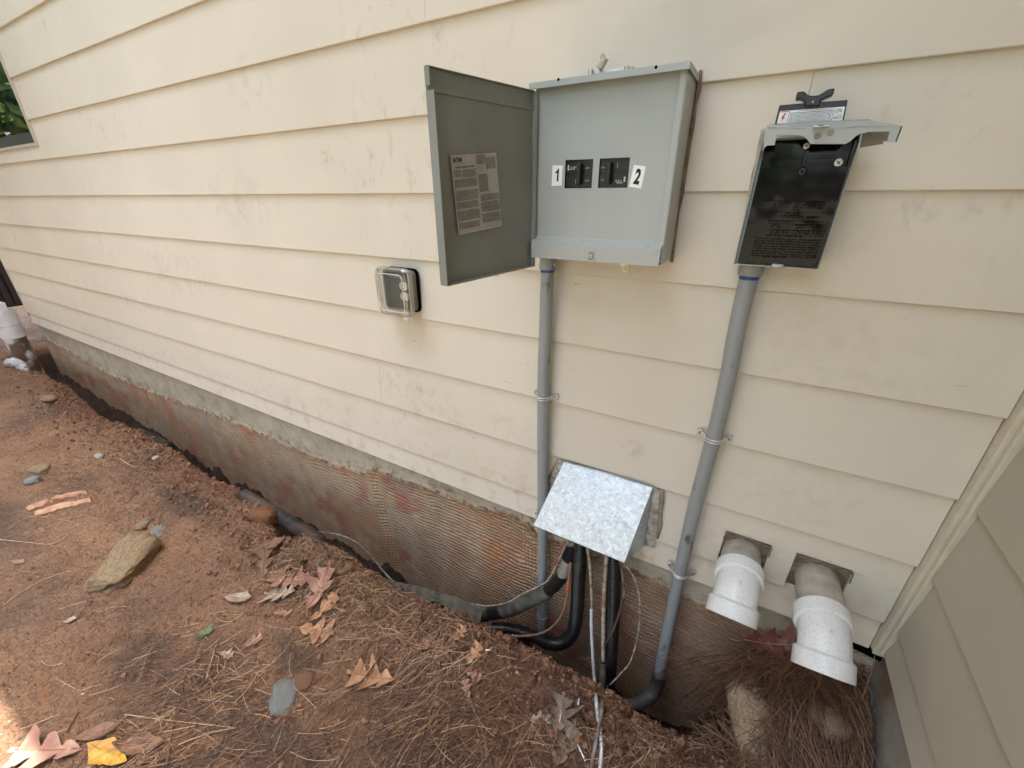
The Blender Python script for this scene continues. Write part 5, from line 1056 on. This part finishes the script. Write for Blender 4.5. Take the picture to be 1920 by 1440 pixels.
# ================================================================== PINE STRAW AND LITTER
def straw(name, zones, label, mats, seed, cat='pine straw'):
    rs = np.random.RandomState(seed); V = []; Fc = []; MI = []
    for (cu, cv, su, sv, cnt, L0, L1, ang, spread, lift, mode) in zones:
        for i in range(cnt):
            u, v = cu + rs.randn() * su, cv + rs.randn() * sv
            if mode == 'g':
                if not (-60 < u < 1700 and v < 1500): continue
                P = atg(u, v)
                if P.y > lipf(P.x) + .03 and P.x < .16: continue
                hz = lambda q: gh(q.x, q.y)
            else: P = at(u, v, mode)
            L_ = rs.uniform(L0, L1); a = R_(ang) + rs.randn() * R_(spread); d = Vector((math.cos(a), math.sin(a), 0)); sd_ = Vector((-d.y, d.x, 0)); bend = rs.randn() * .25; r = rs.uniform(.0005, .00085)
            up0 = abs(rs.randn()) * lift; tl_ = rs.randn() * .12 * min(1, lift * 40); k = 5; pts = []
            for j in range(k + 1):
                t = j / k - .5; Q = P + d * (t * L_) + sd_ * (bend * L_ * (t * t - .25))
                z = (gh(Q.x, Q.y) if mode == 'g' else P.z - .10 * abs(t) * L_ * 4 * 0) + up0 + tl_ * t * L_ + .0015; Q.z = max(z, Q.z if False else -9); pts.append(Q)
            if mode == 'g':   # straw is stiff: use the chord of the ground under it
                z0, z1, zm = pts[0].z, pts[-1].z, max(p.z for p in pts)
                for j in range(k + 1): c_ = z0 + (z1 - z0) * j / k; pts[j].z = max(c_ + .3 * (pts[j].z - c_), pts[j].z - .002)
            b = len(V)
            for j, Q in enumerate(pts):
                dd_ = (pts[min(j + 1, k)] - pts[max(j - 1, 0)]).normalized(); s1 = dd_.cross(Vector((0, 0, 1))).normalized(); s2 = s1.cross(dd_)
                for t3 in range(3): an = t3 * 2.094; V.append(Q + (s1 * math.cos(an) + s2 * math.sin(an)) * r)
            mi = rs.randint(len(mats))
            for j in range(k):
                for t3 in range(3): Fc.append((b + j * 3 + t3, b + j * 3 + (t3 + 1) % 3, b + j * 3 + 3 + (t3 + 1) % 3, b + j * 3 + 3 + t3)); MI.append(mi)
    me = bpy.data.meshes.new(name); me.from_pydata([tuple(q) for q in V], [], Fc)
    for m in mats: me.materials.append(m)
    me.polygons.foreach_set('material_index', MI); me.update(); o = bpy.data.objects.new(name, me); COL.objects.link(o); tag(o, label, cat, kind='stuff'); return o
mN = [M('needle_%s' % n, c_, .6, spec=.35) for n, c_ in (('rust', (.22, .105, .055)), ('tan', (.36, .22, .12)), ('dark', (.10, .052, .035)), ('pale', (.48, .33, .20)))]
mN2 = [mN[0], mN[2], M('needle_ochre', (.21, .11, .05), .6), M('needle_umber', (.11, .055, .03), .55)]
straw('pine_needles', [
    (620, 1085, 60, 34, 1500, .02, .07, 60, 70, .014, 'g'), (560, 1040, 40, 22, 350, .02, .06, 40, 60, .012, 'g'), (690, 1120, 40, 30, 500, .03, .08, 60, 60, .012, 'g'),
    (740, 1200, 80, 45, 260, .05, .13, 60, 60, .006, 'g'), (820, 1190, 60, 30, 220, .04, .10, 70, 60, .006, 'g'), (640, 1240, 120, 60, 90, .06, .14, 30, 70, .004, 'g'),
    (780, 1330, 40, 70, 130, .07, .15, 70, 28, .006, 'g'), (600, 1400, 150, 40, 50, .07, .14, 60, 60, .004, 'g'), (950, 1370, 90, 60, 90, .05, .13, 60, 60, .005, 'g'),
    (420, 1270, 60, 40, 150, .03, .09, 40, 60, .006, 'g'), (360, 1330, 90, 50, 60, .05, .12, 60, 60, .005, 'g'), (280, 1400, 60, 30, 130, .04, .10, 55, 40, .006, 'g'),
    (1150, 1390, 80, 35, 130, .03, .10, 80, 60, .006, 'g'), (1230, 1400, 60, 30, 110, .03, .09, 60, 60, .008, 'g'), (950, 1200, 60, 25, 90, .02, .06, 60, 70, .006, 'g'),
    (200, 1200, 200, 120, 130, .02, .09, 35, 50, .002, 'g'), (150, 1000, 140, 70, 80, .02, .08, 30, 50, .003, 'g'), (700, 1300, 320, 110, 150, .02, .08, 50, 70, .002, 'g'), (250, 900, 150, 60, 70, .02, .07, 30, 50, .003, 'g')],
    'light brown pine needles scattered over the clay and heaped near the trench', mN, 3)
straw('pine_needles', [(700, 1130, 90, 40, 500, .02, .07, 60, 70, .010, 'g'), (800, 1340, 60, 70, 260, .06, .14, 68, 25, .005, 'g'), (960, 1360, 120, 60, 260, .04, .12, 60, 60, .005, 'g'), (520, 1380, 160, 50, 200, .04, .12, 55, 45, .004, 'g'),
    (330, 1370, 60, 50, 160, .05, .13, 72, 30, .006, 'g'), (420, 1260, 90, 40, 160, .02, .08, 40, 60, .005, 'g'), (1200, 1400, 90, 40, 260, .02, .07, 60, 70, .006, 'g'), (300, 1150, 260, 150, 260, .01, .05, 40, 60, .002, 'g'), (600, 1060, 60, 25, 400, .01, .05, 40, 70, .014, 'g')],
    'dark damp pine needles pressed into the mud', [mN[0], mN[2], mN[0], M('needle_damp', (.07, .04, .03), .5)], 31)
def mound_straw():
    """long straw combed over the fill in the corner"""
    rs = np.random.RandomState(9); mb = MB()
    V = []; Fc = []; MI = []
    for i in range(1150):
        x = rs.uniform(.17, .45) ; y = -rs.uniform(.0, .26)
        if x < .20 and y > -.15 and rs.rand() < .7: continue
        z = gh(x, y) + abs(rs.randn()) * .022
        a = R_(-62) + rs.randn() * R_(45); L_ = rs.uniform(.05, .19); d = Vector((math.cos(a), math.sin(a), -.12 - .1 * rs.rand())); s_ = Vector((-d.y, d.x, 0)); bend = rs.randn() * .3; k = 6; r = rs.uniform(.0006, .001); pts = []
        for j in range(k + 1):
            t = j / k - .4; Q = Vector((x, y, z)) + d * (t * L_) + s_ * (bend * L_ * t * t); Q.z -= .35 * L_ * t * t
            Q.x = min(Q.x, .458); Q.y = min(Q.y, .004); Q.z = max(Q.z, gh(Q.x, Q.y) + .002); pts.append(Q)
        b = len(V)
        for j, Q in enumerate(pts):
            dd_ = (pts[min(j + 1, k)] - pts[max(j - 1, 0)]).normalized() if (pts[min(j + 1, k)] - pts[max(j - 1, 0)]).length > 1e-6 else Vector((1, 0, 0)); s1 = dd_.cross(Vector((0, 0, 1))); s1 = s1.normalized() if s1.length > 1e-6 else Vector((1, 0, 0)); s2 = s1.cross(dd_)
            for t3 in range(3): V.append(Q + (s1 * math.cos(t3 * 2.094) + s2 * math.sin(t3 * 2.094)) * r)
        mi = rs.randint(4)
        for j in range(k):
            for t3 in range(3): Fc.append((b + j * 3 + t3, b + j * 3 + (t3 + 1) % 3, b + j * 3 + 3 + (t3 + 1) % 3, b + j * 3 + 3 + t3)); MI.append(mi)
    # a spray of straw hanging over the tall rock towards the left
    for i in range(210):
        u0, v0 = 1455 + rs.randn() * 55, 1238 + rs.randn() * 16; u1, v1 = u0 + rs.uniform(-170, 90), v0 + rs.uniform(-8, 110); y0 = -.10 - .03 * rs.rand()
        A = at(u0, v0, y0); B = at(u1, v1, y0 - .02); Mx = A.lerp(B, .5) + Vector((0, 0, .02 + .01 * rs.rand())); k = 6; pts = [A * (1 - t) ** 2 + Mx * 2 * t * (1 - t) + B * t * t for t in np.linspace(0, 1, k + 1)]; b = len(V)
        for j, Q in enumerate(pts):
            dd_ = (pts[min(j + 1, k)] - pts[max(j - 1, 0)]).normalized(); s1 = dd_.cross(Vector((0, 0, 1))).normalized(); s2 = s1.cross(dd_)
            for t3 in range(3): V.append(Q + (s1 * math.cos(t3 * 2.094) + s2 * math.sin(t3 * 2.094)) * .0009)
        mi = rs.randint(4)
        for j in range(k):
            for t3 in range(3): Fc.append((b + j * 3 + t3, b + j * 3 + (t3 + 1) % 3, b + j * 3 + 3 + (t3 + 1) % 3, b + j * 3 + 3 + t3)); MI.append(mi)
    me = bpy.data.meshes.new('pine_straw'); me.from_pydata([tuple(q) for q in V], [], Fc)
    for m in mN2: me.materials.append(m)
    me.polygons.foreach_set('material_index', MI); me.update(); o = bpy.data.objects.new('pine_straw', me); COL.objects.link(o); tag(o, 'thick dark pine straw heaped in the corner under the vents', 'pine straw', kind='stuff')
mound_straw()
# crumbs and pebbles of clay: uncountable
rs = np.random.RandomState(5); V = []; Fc = []; MI = []
_b = bmesh.new(); bmesh.ops.create_icosphere(_b, subdivisions=1, radius=1); _b.verts.ensure_lookup_table(); ico = [tuple(v.co) for v in _b.verts]; icf = [tuple(v.index for v in f.verts) for f in _b.faces]; _b.free()
for i in range(11000):
    near = rs.rand() < .6
    if near: x = -5 + 5.2 * rs.rand() ** .5; y = lipf(x) + .03 - abs(rs.randn()) * .13
    else: u, v = rs.uniform(-20, 1300), rs.uniform(720, 1460); P = atg(u, v); x, y = P.x, P.y
    if y > lipf(x) + .02 or x > .44: continue
    z = gh(x, y); sc_ = min(.0115, .0017 * math.exp(abs(rs.randn()) * (.85 if near else .7))) * (1 if near else .75); R3 = Euler(rs.rand(3) * 6).to_matrix(); b = len(V)
    for q in ico: V.append(tuple(Vector((x, y, z + sc_ * .3)) + R3 @ (Vector(q) * sc_ * rs.uniform(.65, 1.2))))
    mi = 0 if rs.rand() < .7 else (1 if rs.rand() < .85 or sc_ > .005 else 2)
    for f in icf: Fc.append(tuple(b + k for k in f)); MI.append(mi)
me = bpy.data.meshes.new('clay_crumbs'); me.from_pydata(V, [], Fc)
for m in (M('clay_crumb', (.29, .15, .09), .9, var=.4, vscale=90), M('dark_clay_crumb', (.13, .07, .045), .9), M('pale_grit', (.46, .36, .27), .8)): me.materials.append(m)
me.polygons.foreach_set('material_index', MI); me.update(); o = bpy.data.objects.new('clay_crumbs', me); COL.objects.link(o); tag(o, 'loose clay crumbs and grit', 'clay crumbs', kind='stuff')
# ================================================================== TREES ACROSS THE YARD
def tree(x, y, h, cr, seed, label, n=5200):
    rs = np.random.RandomState(seed); t = thing('tree', (x, y, Z0), label, 'tree', 'trees round the yard')
    mb = MB(); base = Vector((x, y, Z0 - .1)); top = base + Vector((rs.randn() * .3, rs.randn() * .3, h * .62)); mb.tube(spline([base, base.lerp(top, .5) + Vector((.15, 0, 0)), top], 6), [.24, .22, .2, .19, .18, .17, .16, .14, .13, .12, .10, .09, .07], 10, wob=.08)
    cl_ = []
    for i in range(11):
        a = rs.rand() * 6.28; e = base + Vector((math.cos(a) * cr * rs.uniform(.3, .8), math.sin(a) * cr * rs.uniform(.3, .8), h * rs.uniform(.24, .95))); s0 = base.lerp(top, rs.uniform(.3, 1)); mb.tube(spline([s0, s0.lerp(e, .5) + Vector((0, 0, .2)), e], 4), [.08, .075, .07, .06, .05, .045, .04, .03, .02], 6); cl_.append((e, rs.uniform(.5, 1.0) * cr * .55))
    obj('trunk', mb, m_bark, t); V = []; Fc = []
    for i in range(n):
        e, r = cl_[rs.randint(len(cl_))]; d = Vector(rs.randn(3)).normalized() * r * rs.rand() ** .45; P = e + Vector((d.x, d.y, d.z * .7)); a, b_ = Vector(rs.randn(3)).normalized(), Vector(rs.randn(3)).normalized(); c_ = a.cross(b_).normalized(); s_ = rs.uniform(.10, .22); b = len(V); V += [tuple(P - a * s_), tuple(P + c_ * s_ * .5), tuple(P + a * s_), tuple(P - c_ * s_ * .5)]; Fc.append((b, b + 1, b + 2, b + 3))
    m = MB(); m.v = V; m.f = Fc; m.m = [0] * len(Fc); m.sm = [False] * len(Fc); obj('crown', m, m_leafg, t)
TREES = (((-10.5, -3.6, 7.5, 3.0), 'bushy green tree mirrored in the window, nearest the house'), ((-13.5, -6.0, 9, 3.4), 'tall green tree behind the nearest one, mirrored in the window pane'), ((-8.2, -6.2, 8.5, 3.0), 'green tree standing left of the yard facing the wall'), ((-6.9, -2.75, 5.8, 2.3), 'unseen bushy tree added to dim the far end of the long wall'), ((-4.2, -2.9, 5.6, 2.1), 'unseen leafy tree closest to the long wall, added to shade its far half'), ((-4.6, -8.6, 9, 3.2), 'leafy tree behind the one closest to the long wall'),  # the two nearest the wall are unseen, added to darken its far half
         ((-13.5, -1.2, 8.5, 3.2), 'green tree farthest to the left beyond the corner'), ((-16.5, -3.2, 10, 3.8), 'big green tree filling the gap behind the nearest one'), ((-12.0, -11.5, 9, 3.4), 'green tree at the far left end of the yard'), ((-2.5, -19, 9, 3.4), 'large tree across the yard facing the breaker panel'), ((5.5, -15, 8, 3.2), 'tree across the yard beyond the end of the wing'))
for i, (q, lab) in enumerate(TREES): tree(*q, 40 + i, lab, 7000)
